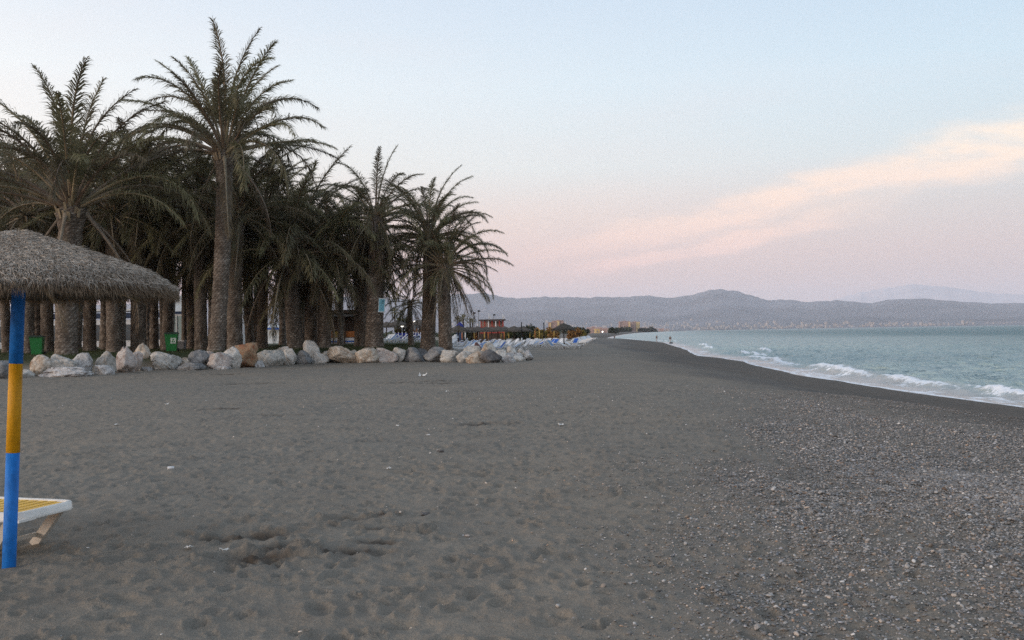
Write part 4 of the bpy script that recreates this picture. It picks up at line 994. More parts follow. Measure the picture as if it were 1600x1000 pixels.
# peaked marquee
dM = 96.0
xa_, xb_ = XP(262, dM), XP(306, dM); wM = xb_ - xa_; z0 = .84; ze = P(285, 487, dM).z - z0; zp = P(285, 463, dM).z - z0
t = thing('marquee', ((xa_ + xb_) / 2, dM, z0), 'white peaked marquee with clear side walls, in the gap behind the wheeled green bin', 'marquee')
mb = MB(); hw = wM / 2; mb.add([(-hw, -hw, ze), (hw, -hw, ze), (hw, hw, ze), (-hw, hw, ze), (0, 0, zp + .2), (-hw * .45, -hw * .45, ze + (zp - ze) * .45), (hw * .45, -hw * .45, ze + (zp - ze) * .45), (hw * .45, hw * .45, ze + (zp - ze) * .45), (-hw * .45, hw * .45, ze + (zp - ze) * .45)],
       [(0, 1, 6, 5), (1, 2, 7, 6), (2, 3, 8, 7), (3, 0, 5, 8), (5, 6, 4), (6, 7, 4), (7, 8, 4), (8, 5, 4)]); mb.build('roof', M_TENT, t)
MB().box((0, -hw + .02, ze - .14), (wM, .04, .26)).build('valance', M_NAVY, t); MB().box((0, -hw - .02, ze - .36), (wM, .05, .12)).build('rail', M_WHT, t)
M_CLR = simple('hazy_clear_pvc', (.36, .45, .44), .3, .12, .6, 0, .4)
for k in range(4): MB().box((-hw + wM * (k + .5) / 4, -hw, (ze - .45) / 2), (wM / 4 - .10, .03, ze - .5)).build('side_panel', M_CLR, t)
for k in range(5): MB().box((-hw + wM * k / 4, -hw - .03, (ze - .3) / 2), (.09, .09, ze - .3)).build('post', M_WHT, t)
MB().box((0, hw, ze / 2), (wM, .05, ze)).build('back_wall', M_TENT, t)
# second small tents in the gap with mountain view
for (pa, pb, pt, d, lab) in ((376, 384, 470, 110, 'narrow white tent front glimpsed right of the tallest palm'), (414, 441, 506, 150, 'small white and blue beach tent seen in the gap with the mountain view')):
    xa_, xb_ = XP(pa, d), XP(pb, d); wM = xb_ - xa_; z0 = gz((xa_ + xb_) / 2, d); ze = P(pa, pt + 6, d).z - z0; zp = P(pa, pt, d).z - z0
    t = thing('beach_tent', ((xa_ + xb_) / 2, d, z0), lab, 'tent'); hw = wM / 2
    MB().add([(-hw, -1, ze), (hw, -1, ze), (hw, 1.5, ze), (-hw, 1.5, ze), (0, .2, zp)], [(0, 1, 4), (1, 2, 4), (2, 3, 4), (3, 0, 4)]).build('roof', M_TENT, t)
    MB().box((0, 1.4, ze / 2), (wM, .1, ze)).build('back_wall', M_TENT, t); MB().box((0, -.98, ze - .18), (wM, .05, .3)).build('valance', M_BTX, t)
    for s in (-1, 1): MB().box((s * hw * .96, -.95, ze / 2), (.09, .09, ze)).build('post', M_WHT, t)
# kiosk
dK = 88.0
xa_, xb_ = XP(508, dK), XP(560, dK); wK = xb_ - xa_; z0 = .80; zt = P(534, 485, dK).z - z0
t = thing('beach_kiosk', ((xa_ + xb_) / 2, dK, z0), 'brown flat-roofed beach kiosk with orange awning, behind the thin-trunked palm', 'kiosk')
MB().box((0, .5, zt - .15), (wK + .9, 4.6, .30)).build('roof', M_BRN, t); MB().box((0, .5, zt - .45), (wK + .3, 4.0, .24)).build('roof_edge', M_GREY, t)
MB().box((0, 1.6, zt * .42), (wK, 2.0, zt * .78)).build('wall', M_BRN, t)
for k in range(4): MB().box((-wK / 2 + wK * k / 3, -1.5, zt * .42), (.12, .12, zt * .8)).build('post', M_BRN, t)
for k, mt_ in enumerate((M_ORG, M_YEW, M_ORG)):
    MB().box((-wK / 2 + wK * (k + .5) / 3, -.9, .95), (wK / 3 - .06, .05, .55)).build('awning_panel', mt_, t)
MB().box((0, -.7, .38), (wK, .5, .5)).build('counter', M_WHT, t); MB().box((0, -.97, .30), (wK, .03, .14)).build('counter_stripe', M_BTX, t)

# street lamps behind
def lamp(px, py, d, label, glow=(1, .93, .8), e=2.6, globe=True, base=None, gr=.17):
    x = XP(px, d); z0 = base if base is not None else gz(x, d); zt = P(px, py, d).z - z0
    t = thing('street_lamp', (x, d, z0), label, 'street lamp', 'lamps of the promenade')
    MB().tube([(0, 0, 0), (0, 0, zt)], [.06, .045], 8).build('post', M_GREY, t)
    mb = MB()
    rr = gr * d / 100
    bm = bmesh.new(); bmesh.ops.create_uvsphere(bm, u_segments=12, v_segments=8, radius=rr); me = bpy.data.meshes.new('globe'); bm.to_mesh(me); bm.free(); me.materials.append(lampmat(glow, e)); link('globe', me, t, (0, 0, zt + rr * .6))
_lm = {}
def lampmat(c, e):
    if (c, e) in _lm: return _lm[(c, e)]
    mt, nt, b = newmat('lamp_glass'); b.inputs['Base Color'].default_value = (*c, 1); b.inputs['Emission Color'].default_value = (*c, 1); b.inputs['Emission Strength'].default_value = e
    _lm[(c, e)] = mt; return mt
lamp(628.5, 510, 120, 'lit globe lamp low over the shrub left of the thin young palm')
lamp(648.5, 505.5, 120, 'left one of two lit globe lamps between the young palm and twin palms')
lamp(653, 505, 128, 'right one of two lit globe lamps between the young palm and twin palms', e=1.6)
lamp(400.5, 511, 84, 'small orange lamp on a slim post between the dark trunks', (1, .42, .12), 5.0)
lamp(428, 498, 140, 'unlit black street lamp in the gap with the mountain view', (.05, .05, .05), 0)
lamp(546, 481, 130, 'unlit lamp showing above the kiosk roof', (.05, .05, .05), 0)

# shrubs and distant palms
def leaf_cloud(name, R3, n, seed, mat, parent=None, sz=.12, ctr=(0, 0, 0)):
    r = np.random.RandomState(seed); v = r.normal(size=(n, 3)); v /= np.linalg.norm(v, axis=1)[:, None]; q = r.uniform(.35, 1, n) ** .5
    lob = 1 + .35 * fbm(v[:, 0] * 2.5 + seed, v[:, 2] * 2.5 + v[:, 1], seed, 3) * 1.6
    p = v * (q * lob)[:, None] * np.array(R3) + np.array(ctr); p[:, 2] = np.maximum(p[:, 2], .02)
    d1 = r.normal(size=(n, 3)) * sz; d2 = r.normal(size=(n, 3)) * sz * .6
    co = np.stack([p - d1, p + d2, p + d1, p - d2], 1).reshape(-1, 3)
    return link(name, tri_mesh(name, co, np.arange(4 * n).reshape(-1, 4), mat), parent)
M_FOL1 = simple('olive_foliage', (.075, .075, .022), .8, .4, .7, 0, .2, .3); M_FOL2 = simple('dark_green_foliage', (.032, .04, .02), .8, .4, .5, 0, .2, .3)
M_FOL3 = simple('rusty_foliage', (.21, .10, .035), .85, .35, .6, 0, .2, .3); M_FOL4 = simple('yellowing_foliage', (.20, .155, .04), .85, .35, .6, 0, .2, .3)
def shrub(px, top, d, wpx, mat, label, n=500, group=None, name='shrub'):
    x = XP(px, d); z0 = gz(x, d); h = P(px, top, d).z - z0; w = wpx / F * d / 2
    t = thing(name, (x, d, z0), label, 'shrub', group)
    MB().tube([(0, 0, 0), (.05, 0, h * .5)], [.08, .04], 6).build('stem', M_BRN, t)
    leaf_cloud('foliage', (w, w * .8, h * .5), n, int(px), mat, t, .05 * (w + h * .5) ** .6 * (d / 120), (0, 0, h * .5)); return t
shrub(631, 494, 126, 30, M_FOL1, 'rounded yellow-green shrub left of the thin young palm', 1500)
shrub(650, 499, 132, 26, M_FOL3, 'rusty-leaved shrub behind the lit lamps', 900)
def far_palm(px, top, d, label, base=None, crown=1.6, th=.16, group='small palms of the far promenade'):
    x = XP(px, d); z0 = gz(x, d) if base is None else base; h = P(px, top, d).z - z0 - crown * .4
    r = random.Random(px); t = thing('distant_palm', (x, d, z0), label, 'palm tree', group)
    MB().tube([(0, 0, -.2), (r.uniform(-.1, .1), 0, h * .5), (0, 0, h)], [th, th * .8, th * .8], 7).build('trunk', M_BARK, t)
    mb = MB()
    for k in range(22):
        a = k * 2.4; e = math.radians(r.uniform(-30, 80)); L_ = crown * r.uniform(.8, 1.1); p = Vector((0, 0, h)); q = p + Vector((math.cos(a) * math.cos(e), math.sin(a) * math.cos(e), math.sin(e))) * L_ * .6
        q2 = q + Vector((math.cos(a) * math.cos(e) * .5, math.sin(a) * math.cos(e) * .5, math.sin(e) * .3 - .35)) * L_ * .6; s = Vector((-math.sin(a), math.cos(a), .3)) * crown * .10
        mb.add([p - s * .2, p + s * .2, q + s, q - s, q2], [(0, 1, 2, 3), (3, 2, 4)])
    tag(mb.build('crown', M_LEAF, t), kind='stuff')
far_palm(617, 482, 170, 'taller of the two small distant palms left of the thin young palm', crown=1.4)
far_palm(626, 486.5, 170, 'lower of the two small distant palms left of the thin young palm', crown=1.2)
far_palm(715.5, 495, 260, 'small distant palm nearest the last big trunk', crown=1.7, th=.2); far_palm(719, 499, 262, 'stubby distant palm between the first and the spread-out one', crown=1.2, th=.2)
far_palm(724, 493, 255, 'small distant palm with a spread-out crown', crown=2.3, th=.25); far_palm(735, 499, 265, 'left one of two stubby distant palms before the red bar', crown=1.5, th=.25); far_palm(739, 498, 268, 'right one of two stubby distant palms before the red bar', crown=1.4, th=.25)
# ================================================================== LOUNGERS on the far beach
def lounger_proto(cloth, label, group, back=42, key=0):
    t = thing('beach_lounger', (0, 0, 0), label, 'sun lounger', group)
    mb = MB()                                                        # white frame, x = length, head at +x
    for s in (-1, 1):
        mb.bar((-1.0, s * .31, .33), (.35, s * .31, .30), .05, .07); mb.bar((.35, s * .31, .31), (.35 + .72 * math.cos(math.radians(back)), s * .31, .31 + .72 * math.sin(math.radians(back))), .05, .06)
    mb.bar((-1.0, -.31, .33), (-1.0, .31, .33), .05, .07); e = (.35 + .72 * math.cos(math.radians(back)), .31 + .72 * math.sin(math.radians(back)))
    mb.bar((e[0], -.31, e[1]), (e[0], .31, e[1]), .06, .08); mb.build('frame', M_WHT, t)
    MB().box((-.33, 0, .335), (1.30, .56, .035)).build('bed', cloth, t)
    mb = MB(); mb.bar((.36, 0, .34), (e[0] - .03, 0, e[1]), .56, .035, 0, (0, 0, 1)); mb.build('backrest', cloth, t)
    for s in (-1, 1):
        MB().bar((-.85, s * .29, .33), (-.62, s * .29, -.03), .05, .05).build('leg', M_WHT, t); MB().bar((.62, s * .29, .33), (.36, s * .29, -.03), .05, .05).build('leg', M_WHT, t)
        MB().bar((.95, s * .29, -.03), (e[0] - .25, s * .29, e[1] - .22), .04, .04).build('prop', M_WHT, t)
    return t
GL = 'loungers set out on the far beach'
first = {}
def place_lounger(px, d, rz, kind, label, group=GL, back=42):
    cloth = {'w': M_WHT, 'b': M_BTX, 'l': M_LBT}[kind]
    if (kind, back) not in first:
        o = first[(kind, back)] = lounger_proto(cloth, label, group, back)
    else: o = copy_tree(first[(kind, back)])
    x = XP(px, d); o.location = (x, d, gz(x, d)); o.rotation_euler = (0, 0, rz); o['label'] = label; o['group'] = group
    return o
SP = [
 (868, 93.0, 2.62, 'l', 'light-blue lounger under the right-hand thatched parasol, nearer the dark trunk', 48),
 (888, 90.5, 2.75, 'w', 'white lounger jutting farthest right, below the right-hand thatched parasol', 30),
 (896, 96, 2.8, 'w', 'white lounger just behind the one jutting farthest right', 30),
 (839, 104, .35, 'b', 'bright blue lounger between the two black and white posts', 30),
 (829, 108, .4, 'l', 'pale blue lounger just left of the bright blue one', 30),
 (776, 86, .3, 'b', 'deep blue lounger above the red-brown stone of the rock heap', 48),
 (799, 92, .2, 'l', 'long pale lounger right of the deep blue one above the rock heap', 30),
 (814, 95, .3, 'w', 'white lounger directly left of the left black and white post', 42),
 (731, 84, .1, 'l', 'light-blue striped lounger with raised back, nearest the last big palm trunk', 48),
 (722, 88, .2, 'w', 'white lounger beside the last big palm trunk', 42),
 (746, 88, .5, 'l', 'second light-blue lounger from the last big palm trunk', 48),
 (606, 90, .5, 'l', 'pale blue lounger at the foot of the bannered palm, right side', 42),
 (700, 94, .4, 'w', 'white lounger peeping out between the last palm trunk and the rocks', 42),
]
for px, d, rz, k, lab, bk in SP: place_lounger(px, d, rz, k, lab, GL, bk)
r = random.Random(12)
GW = 'white and pale blue loungers crowded in rows behind the rocks'
for row, d in enumerate((92, 98, 105, 113, 122, 133)):
    px = 596 + row * 5
    while px < 905 - row * 2:
        if not (656 < px < 700) and not (row < 2 and px > 815) and not (row == 2 and px > 850):
            k = r.choice('wwwlwb') if px > 700 else r.choice('wllw')
            place_lounger(px + r.uniform(-3, 3), d + r.uniform(-1.5, 1.5), r.uniform(-.3, 1.0), k, {'w': 'white lounger in the crowded rows of loungers behind the rocks', 'l': 'pale blue lounger in the crowded rows of loungers behind the rocks', 'b': 'blue lounger in the crowded rows of loungers behind the rocks'}[k], GW, r.choice((42, 48, 30)))
        px += r.uniform(13, 20) * 100 / d
# row running away along the beach edge
for i in range(14):
    d = 118 + i * 6; place_lounger(905 + i * 1.6 + r.uniform(-1, 1), d, 2.7 + r.uniform(-.2, .2), 'w', 'white lounger in the line running away along the beach edge', 'white loungers in a line along the beach edge', 42)

# far thatched parasols
def parasol_proto(label):
    t = thing('thatched_parasol', (0, 0, 0), label, 'beach umbrella', 'thatched parasols over the loungers')
    MB().tube([(0, 0, -.1), (0, 0, 2.3)], [.06, .05], 8).build('pole', M_BRN, t)
    thatch_roof(t, (0, 0, 1.92), 1.12, .62, 1500, 21, False, .22, .010); return t
PR = [(881, 92.5, 1.0, 'thatched parasol farthest right, over the light-blue lounger')]
for i, px in enumerate((716, 731, 746, 760, 778, 803)): PR.append((px, 128 + (i * 7) % 12, 1.35, 'thatched parasol number'))
nm = ['thatched parasol right beside the last big palm trunk', 'second thatched parasol from the last big palm trunk', 'third thatched parasol from the last big palm trunk', 'thatched parasol below the left half of the red bar', 'thatched parasol below the right half of the red bar', 'tall thatched parasol between the red bar and the left black and white post']
PR = PR[:1] + [(a, b_, c, nm[i]) for i, (a, b_, c, _) in enumerate(PR[1:])]
PR += [(604, 122, 1.3, 'thatched parasol against the bannered palm'), (622, 118, 1.3, 'thatched parasol under the yellow-green shrub'), (640, 124, 1.3, 'thatched parasol behind the thin young palm'), (656, 118, 1.3, 'thatched parasol against the left twin palm'),
       (722, 150, 1.4, 'thatched parasol of the back row nearest the last big palm'), (738, 152, 1.4, 'thatched parasol of the back row left of the red bar'), (768, 150, 1.4, 'thatched parasol of the back row under the middle of the red bar'), (788, 146, 1.4, 'thatched parasol of the back row at the right end of the red bar'), (816, 150, 1.4, 'thatched parasol of the back row right of the tall parasol')]
pp = None
for px, d, sc, lab in PR:
    if pp is None: pp = o = parasol_proto(lab)
    else: o = copy_tree(pp)
    x = XP(px, d); o.location = (x, d, gz(x, d) - .02); o.scale = (sc, sc, .88 + .12 * sc); o.rotation_euler = (0, 0, px); o['label'] = lab
# black and white posts
for px, yt, ym, yb, d, lab in ((850, 504, 529, 542, 100, 'right black and white post standing alone in front of the loungers'), (815, 503, 528, 540, 106, 'left black and white post among the loungers')):
    x = XP(px, d); z0 = gz(x, d); t = thing('beach_post', (x, d, z0), lab, 'post', 'black and white posts'); zm = P(px, ym, d).z - z0; zt = P(px, yt, d).z - z0
    MB().tube([(0, 0, -.1), (0, 0, zm)], [.085, .08], 10).build('white_sleeve', M_WHT, t); MB().tube([(0, 0, zm - .02), (0, 0, zt)], [.065, .055], 10).build('dark_shaft', M_BLK, t)
# slim masts with lamps on the promenade
for px, yt, d, lab in ((741, 489, 200, 'slim mast with a dark head left of the red bar, the lower one'), (748, 486, 200, 'slim mast with a dark head left of the red bar, the taller one'), (772, 492, 210, 'short slim mast on the red bar roof line')):
    x = XP(px, d); z0 = gz(x, d); t = thing('lamp_mast', (x, d, z0), lab, 'mast', 'slim masts near the red bar'); zt = P(px, yt, d).z - z0
    MB().tube([(0, 0, 0), (0, 0, zt)], [.10, .06], 6).build('mast', M_GREY, t); MB().box((.1, 0, zt), (.55, .3, .3)).build('head', M_BLK, t)
# navy hut, blue windbreak
x = XP(718.5, 190); z0 = gz(x, 190); t = thing('navy_hut', (x, 190, z0), 'small navy-blue domed hut among the small distant palms', 'hut'); zt = P(718, 503.5, 190).z - z0
MB().box((0, 0, zt * .35), (1.3, 1.2, zt * .7)).build('wall', M_NAVY, t); mb = MB(); mb.tube([(0, 0, zt * .68), (0, 0, zt * .86), (0, 0, zt)], [.86, .66, .12], 14); mb.build('dome', M_NVF, t)
for (pa, pb, d, lab) in ((617, 640, 112, 'royal-blue canvas windbreak left of the thin young palm'), (646, 661, 112, 'royal-blue canvas windbreak right of the thin young palm')):
    xa_, xb_ = XP(pa, d), XP(pb, d); z0 = gz(xa_, d); hh_ = P(pa, 520.5, d).z - z0; t = thing('windbreak', ((xa_ + xb_) / 2, d, z0), lab, 'windbreak', 'blue canvas windbreaks'); w = xb_ - xa_
    n = 4
    for k in range(n):
        mb = MB(); xx = -w / 2 + w * k / n; ww = w / n - .03
        mb.add([(xx, 0, .12), (xx + ww * .5, .07, .12), (xx + ww, 0, .12), (xx + ww, 0, hh_), (xx + ww * .5, .07, hh_ * .98), (xx, 0, hh_)], [(0, 1, 4, 5), (1, 2, 3, 4)]); mb.build('canvas_panel', M_NVF, t)
    for k in range(n + 1): MB().tube([(-w / 2 + w * k / n, 0, -.05), (-w / 2 + w * k / n, 0, hh_ + .1)], [.03, .03], 6).build('pole', M_WHT, t)
# red bar
dR = 175; xa_, xb_ = XP(750.5, dR), XP(788, dR); wR = xb_ - xa_; z0 = gz(xa_, dR); zt = P(770, 500, dR).z - z0; zf = P(770, 513, dR).z - z0
t = thing('beach_bar', ((xa_ + xb_) / 2, dR, z0), 'red open-fronted beach bar with flat dark roof, white pillars and white pennants', 'beach bar')
MB().box((0, 1, zt), (wR + .5, 5, .22)).build('roof', M_BRN, t); MB().box((0, 3, zf / 2), (wR, 2, zf)).build('base', M_BRN, t)
MB().box((0, -1.1, zf - .45), (wR, .25, .9)).build('front_wall', M_RED, t); MB().box((0, -1.05, (zf - .9) / 2), (wR, .25, zf - .9)).build('plinth', M_BRN, t)
MB().box((0, 3.0, (zt + zf) / 2), (wR - .2, .2, zt - zf - .3)).build('back_wall', M_PNK, t); MB().box((0, -1.0, zf + .15), (wR, .12, .32)).build('railing', M_RED, t)
for k in range(7): MB().box((-wR / 2 + .2 + (wR - .4) * k / 6, -1.05, (zt + zf) / 2), (.20, .22, zt - zf - .1)).build('pillar', M_WHT if k in (2, 4) else M_RED, t)
MB().box((.2 * wR, -1.3, zf - .2), (wR * .35, .1, .5)).build('arch_panel', M_RED, t)
for k, px in enumerate((764.5, 786)):
    xx = XP(px, dR) - (xa_ + xb_) / 2; zz_ = P(px, 490.5, dR).z - z0
    MB().tube([(xx, .2, zt), (xx, .2, zz_)], [.06, .05], 6).build('flagpole', M_WHT, t); MB().add([(xx, .2, zz_), (xx + .35, .25, zz_ - .5), (xx + .3, .2, zt + .25), (xx, .2, zt + .2)], [(0, 1, 2, 3)]).build('pennant', M_WHT, t)
# rusty and yellow scrub band and low fence panels behind the loungers
for i, (px, top, w, mt_, nm_) in enumerate(((752, 515, 30, M_FOL3, 'rusty scrub patch below the red bar'), (775, 516, 26, M_FOL4, 'yellowing scrub patch below the right end of the red bar'), (812, 512, 34, M_FOL2, 'dark green scrub right of the red bar'), (832, 512, 30, M_FOL3, 'rusty scrub left of the pale orange tower block'),
      (845, 516, 22, M_FOL4, 'yellow scrub behind the right black and white post'), (862, 513, 26, M_FOL3, 'rusty scrub below the pale orange tower block'), (897, 513.5, 24, M_FOL3, 'rusty scrub right of the thatched parasol farthest right'), (908, 516, 18, M_FOL4, 'yellow-brown low scrub at the end of the lounger line'), (735, 514, 26, M_FOL2, 'dark scrub left of the red bar'), (792, 513, 22, M_FOL1, 'olive scrub at the right end of the red bar'), (824, 509.5, 26, M_FOL2, 'dark rounded tree behind the tall thatched parasol'))):
    shrub(px, top, 205 + 9 * (i % 4), w, mt_, nm_, 1100, 'scrub along the back of the beach')
for i, (px, mt_) in enumerate(((722, M_ORG), (727, M_WHT), (741, M_YEW), (757, M_YEW), (763, M_ORG), (783, M_YEW), (788, M_ORG), (795, M_YEW), (828, M_YEW), (836, M_ORG), (843, M_YEW), (866, M_YEW))):
    d = 142 + (i % 3) * 4; x = XP(px, d); z0 = gz(x, d)
    t = thing('folded_parasol', (x, d, z0), {M_ORG: 'folded orange parasol', M_YEW: 'folded yellow parasol', M_WHT: 'folded white parasol'}[mt_] + ' standing behind the lounger rows', 'beach umbrella', 'folded parasols behind the loungers')
    MB().tube([(0, 0, -.1), (0, 0, 2.2)], [.025, .02], 6).build('pole', M_WHT, t); MB().tube([(0, 0, .75), (0, 0, 1.3), (0, 0, 2.15)], [.06, .10, .03], 8).build('canopy', mt_, t)

# ------------------------------------------------------------------ far buildings
def block(px0, px1, top, d, base_py, label, faces, name='apartment_block', floors=10, dep=16, mat=M_YST, bays=5):
    xa_, xb_ = XP(px0, d), XP(px1, d); w = xb_ - xa_; zt = P((px0 + px1) / 2, top, d).z; z0 = -1.0
    t = thing(name, ((xa_ + xb_) / 2, d, z0), label, 'building'); h = zt - z0
    MB().box((0, dep / 2, h / 2), (w, dep, h)).build('wall', mat, t)
    MB().box((0, dep / 2, h + .8), (w * .25, dep * .5, 1.6)).build('roof_hut', mat, t); MB().box((0, dep / 2, h + .25), (w + .8, dep + .8, .5)).build('roof', mat, t)
    fl = h / floors
    wm = MB().box((0, 0, 0), (w / bays * .62, .5, fl * .42)).mesh('window', M_DWN)
    for i in range(floors):
        for k in range(bays): link('window', wm, t, (-w / 2 + w * (k + .5) / bays, -.1, fl * (i + .55)))
    for (a, b_, mt_) in faces: MB().box((-w / 2 + w * (a + b_) / 2, -.9, h * .49), (w * (b_ - a), 1.6, h * .98)).build('stair_tower', mt_, t)
    return t
block(968, 985, 502.3, 2300, 518, 'left one of the two tall blocks by the water, pinkish with a yellow edge', [(.0, .08, M_PNK), (.84, .99, M_YST)], mat=M_PNK, floors=9)
block(985.5, 1000, 503.0, 2330, 518, 'right one of the two tall blocks by the water, with a broad yellow end wall', [(.58, .98, M_YST)], mat=M_PNK, floors=9)
block(857, 871, 504, 1500, 516, 'pale orange stepped block right of the red bar, lower left part', [(.1, .3, M_YST)], mat=M_PNK, floors=7)
block(864, 881, 501.3, 1540, 516, 'pale orange stepped block right of the red bar, taller part', [(.35, .6, M_YST)], mat=M_PNK, floors=8)
def house_run(items, group):
    for (px0, px1, top, d, mt_, lab) in items:
        xa_, xb_ = XP(px0, d), XP(px1, d); w = xb_ - xa_; zt = P((px0 + px1) / 2, top, d).z; z0 = -1.0; h = zt - z0
        t = thing('seaside_house', ((xa_ + xb_) / 2, d, z0), lab, 'house', group)
        MB().box((0, 5, h / 2), (w, 10, h)).build('wall', mt_, t)
        MB().add([(-w / 2 - .3, -.4, h), (w / 2 + .3, -.4, h), (w / 2 + .3, 10.4, h), (-w / 2 - .3, 10.4, h), (-w / 2, 5, h + 1.5), (w / 2, 5, h + 1.5)], [(0, 1, 5, 4), (2, 3, 4, 5), (1, 2, 5), (3, 0, 4), (3, 2, 1, 0)]).build('roof', M_PNK, t)
        for k in range(max(1, int(w / 6))): MB().box((-w / 2 + 3 + 6 * k if w > 6 else 0, -.08, h * .5), (1.6, .3, h * .3)).build('window', M_DWN, t)
house_run([(918, 925, 513.5, 900, M_PNK, 'low pink house farthest left of the far houses'), (925, 931, 511.5, 1100, M_PNK, 'taller pink house second from left of the far houses'), (930, 937, 513.5, 1000, M_YST, 'low cream house in the middle of the far houses'), (936, 941, 512.5, 1200, M_PNK, 'narrow pink house left of the far lit lamp'), (941, 949, 513.5, 1300, M_PNK, 'wide low pink house by the far lit lamp'), (948, 955, 514, 1400, M_TOWN, 'white low house right of the far lit lamp'),
           (1001, 1008, 512.5, 2500, M_TOWN, 'white house just right of the two tall blocks'), (1008, 1014, 513.2, 2550, M_PNK, 'pink house on the spit near the two tall blocks'), (1015, 1020, 511.8, 2600, M_RED, 'small red-roofed house on the spit'), (1020, 1027, 513.3, 2650, M_TOWN, 'white low house in the middle of the spit'), (1030, 1038, 513.8, 2750, M_PNK, 'low pink house far along the spit'), (1040, 1046, 514.3, 2850, M_TOWN, 'last low white house toward the tip of the spit')], 'houses along the far shore')
lamp(941.5, 519.0, 420, 'bright white lamp glowing far along the beach, below the far houses', (1, .95, .85), 3.0, gr=.075)
for (px, top, w, d, lab) in ((957, 513.5, 12, 900, 'dark rounded tree left of the two tall blocks'), (966, 514.5, 9, 1500, 'dark tree at the foot of the left tall block'), (977, 514.5, 16, 1700, 'dark trees in front of the left tall block'), (1005, 515.5, 12, 1900, 'dark tree right of the tall blocks'), (1018, 516, 14, 2100, 'low dark tree on the spit'), (905, 512.5, 14, 700, 'brown tree above the end of the lounger line'), (914, 515, 14, 600, 'low brown tree at the end of the beach scrub'), (890, 511, 16, 800, 'dark tree behind the thatched parasol farthest right')):
    shrub(px, top, d, w, M_FOL2, lab, 500, 'trees along the far shore', 'distant_tree')
# long low tree band on the far shore (a mass)
r_ = np.random.RandomState(8); n = 9000; pp_ = r_.uniform(-420, 962, n); dd2 = r_.uniform(420, 900, n)
x = np.array([XP(a, b_) for a, b_ in zip(pp_, dd2)]); kk = x < coast(dd2) - 45; x = x[kk]; dd2 = dd2[kk]; n = len(x)
hgt = .5 * (1.2 + 3.2 * np.abs(fbm(x * .02, dd2 * .01, 401, 3)) * 2) * (dd2 / 600); z = gz(0, 500) + r_.uniform(0, 1, n) * hgt
s1 = r_.normal(size=(n, 3)) * 1.3; s2 = r_.normal(size=(n, 3)) * .9; p = np.stack([x, dd2, z], 1)
tag(link('woodland', tri_mesh('woodland', np.stack([p - s1, p + s2, p + s1, p - s2], 1).reshape(-1, 3), np.arange(4 * n).reshape(-1, 4), M_FOL2)), 'low dark band of trees far behind the beach', None, None, 'stuff')
# towns at the foot of the hills
hill_town('far_town', 240, (700, 1130), 503, (6700, 7300), (7, 22), 'pale specks of a town spread at the foot of the hills', 3, M_TOWN)
hill_town('far_town', 330, (1100, 1620), 504, (6700, 7100), (7, 20), 'pale line of houses along the far shore of the bay', 4, M_TOWN)

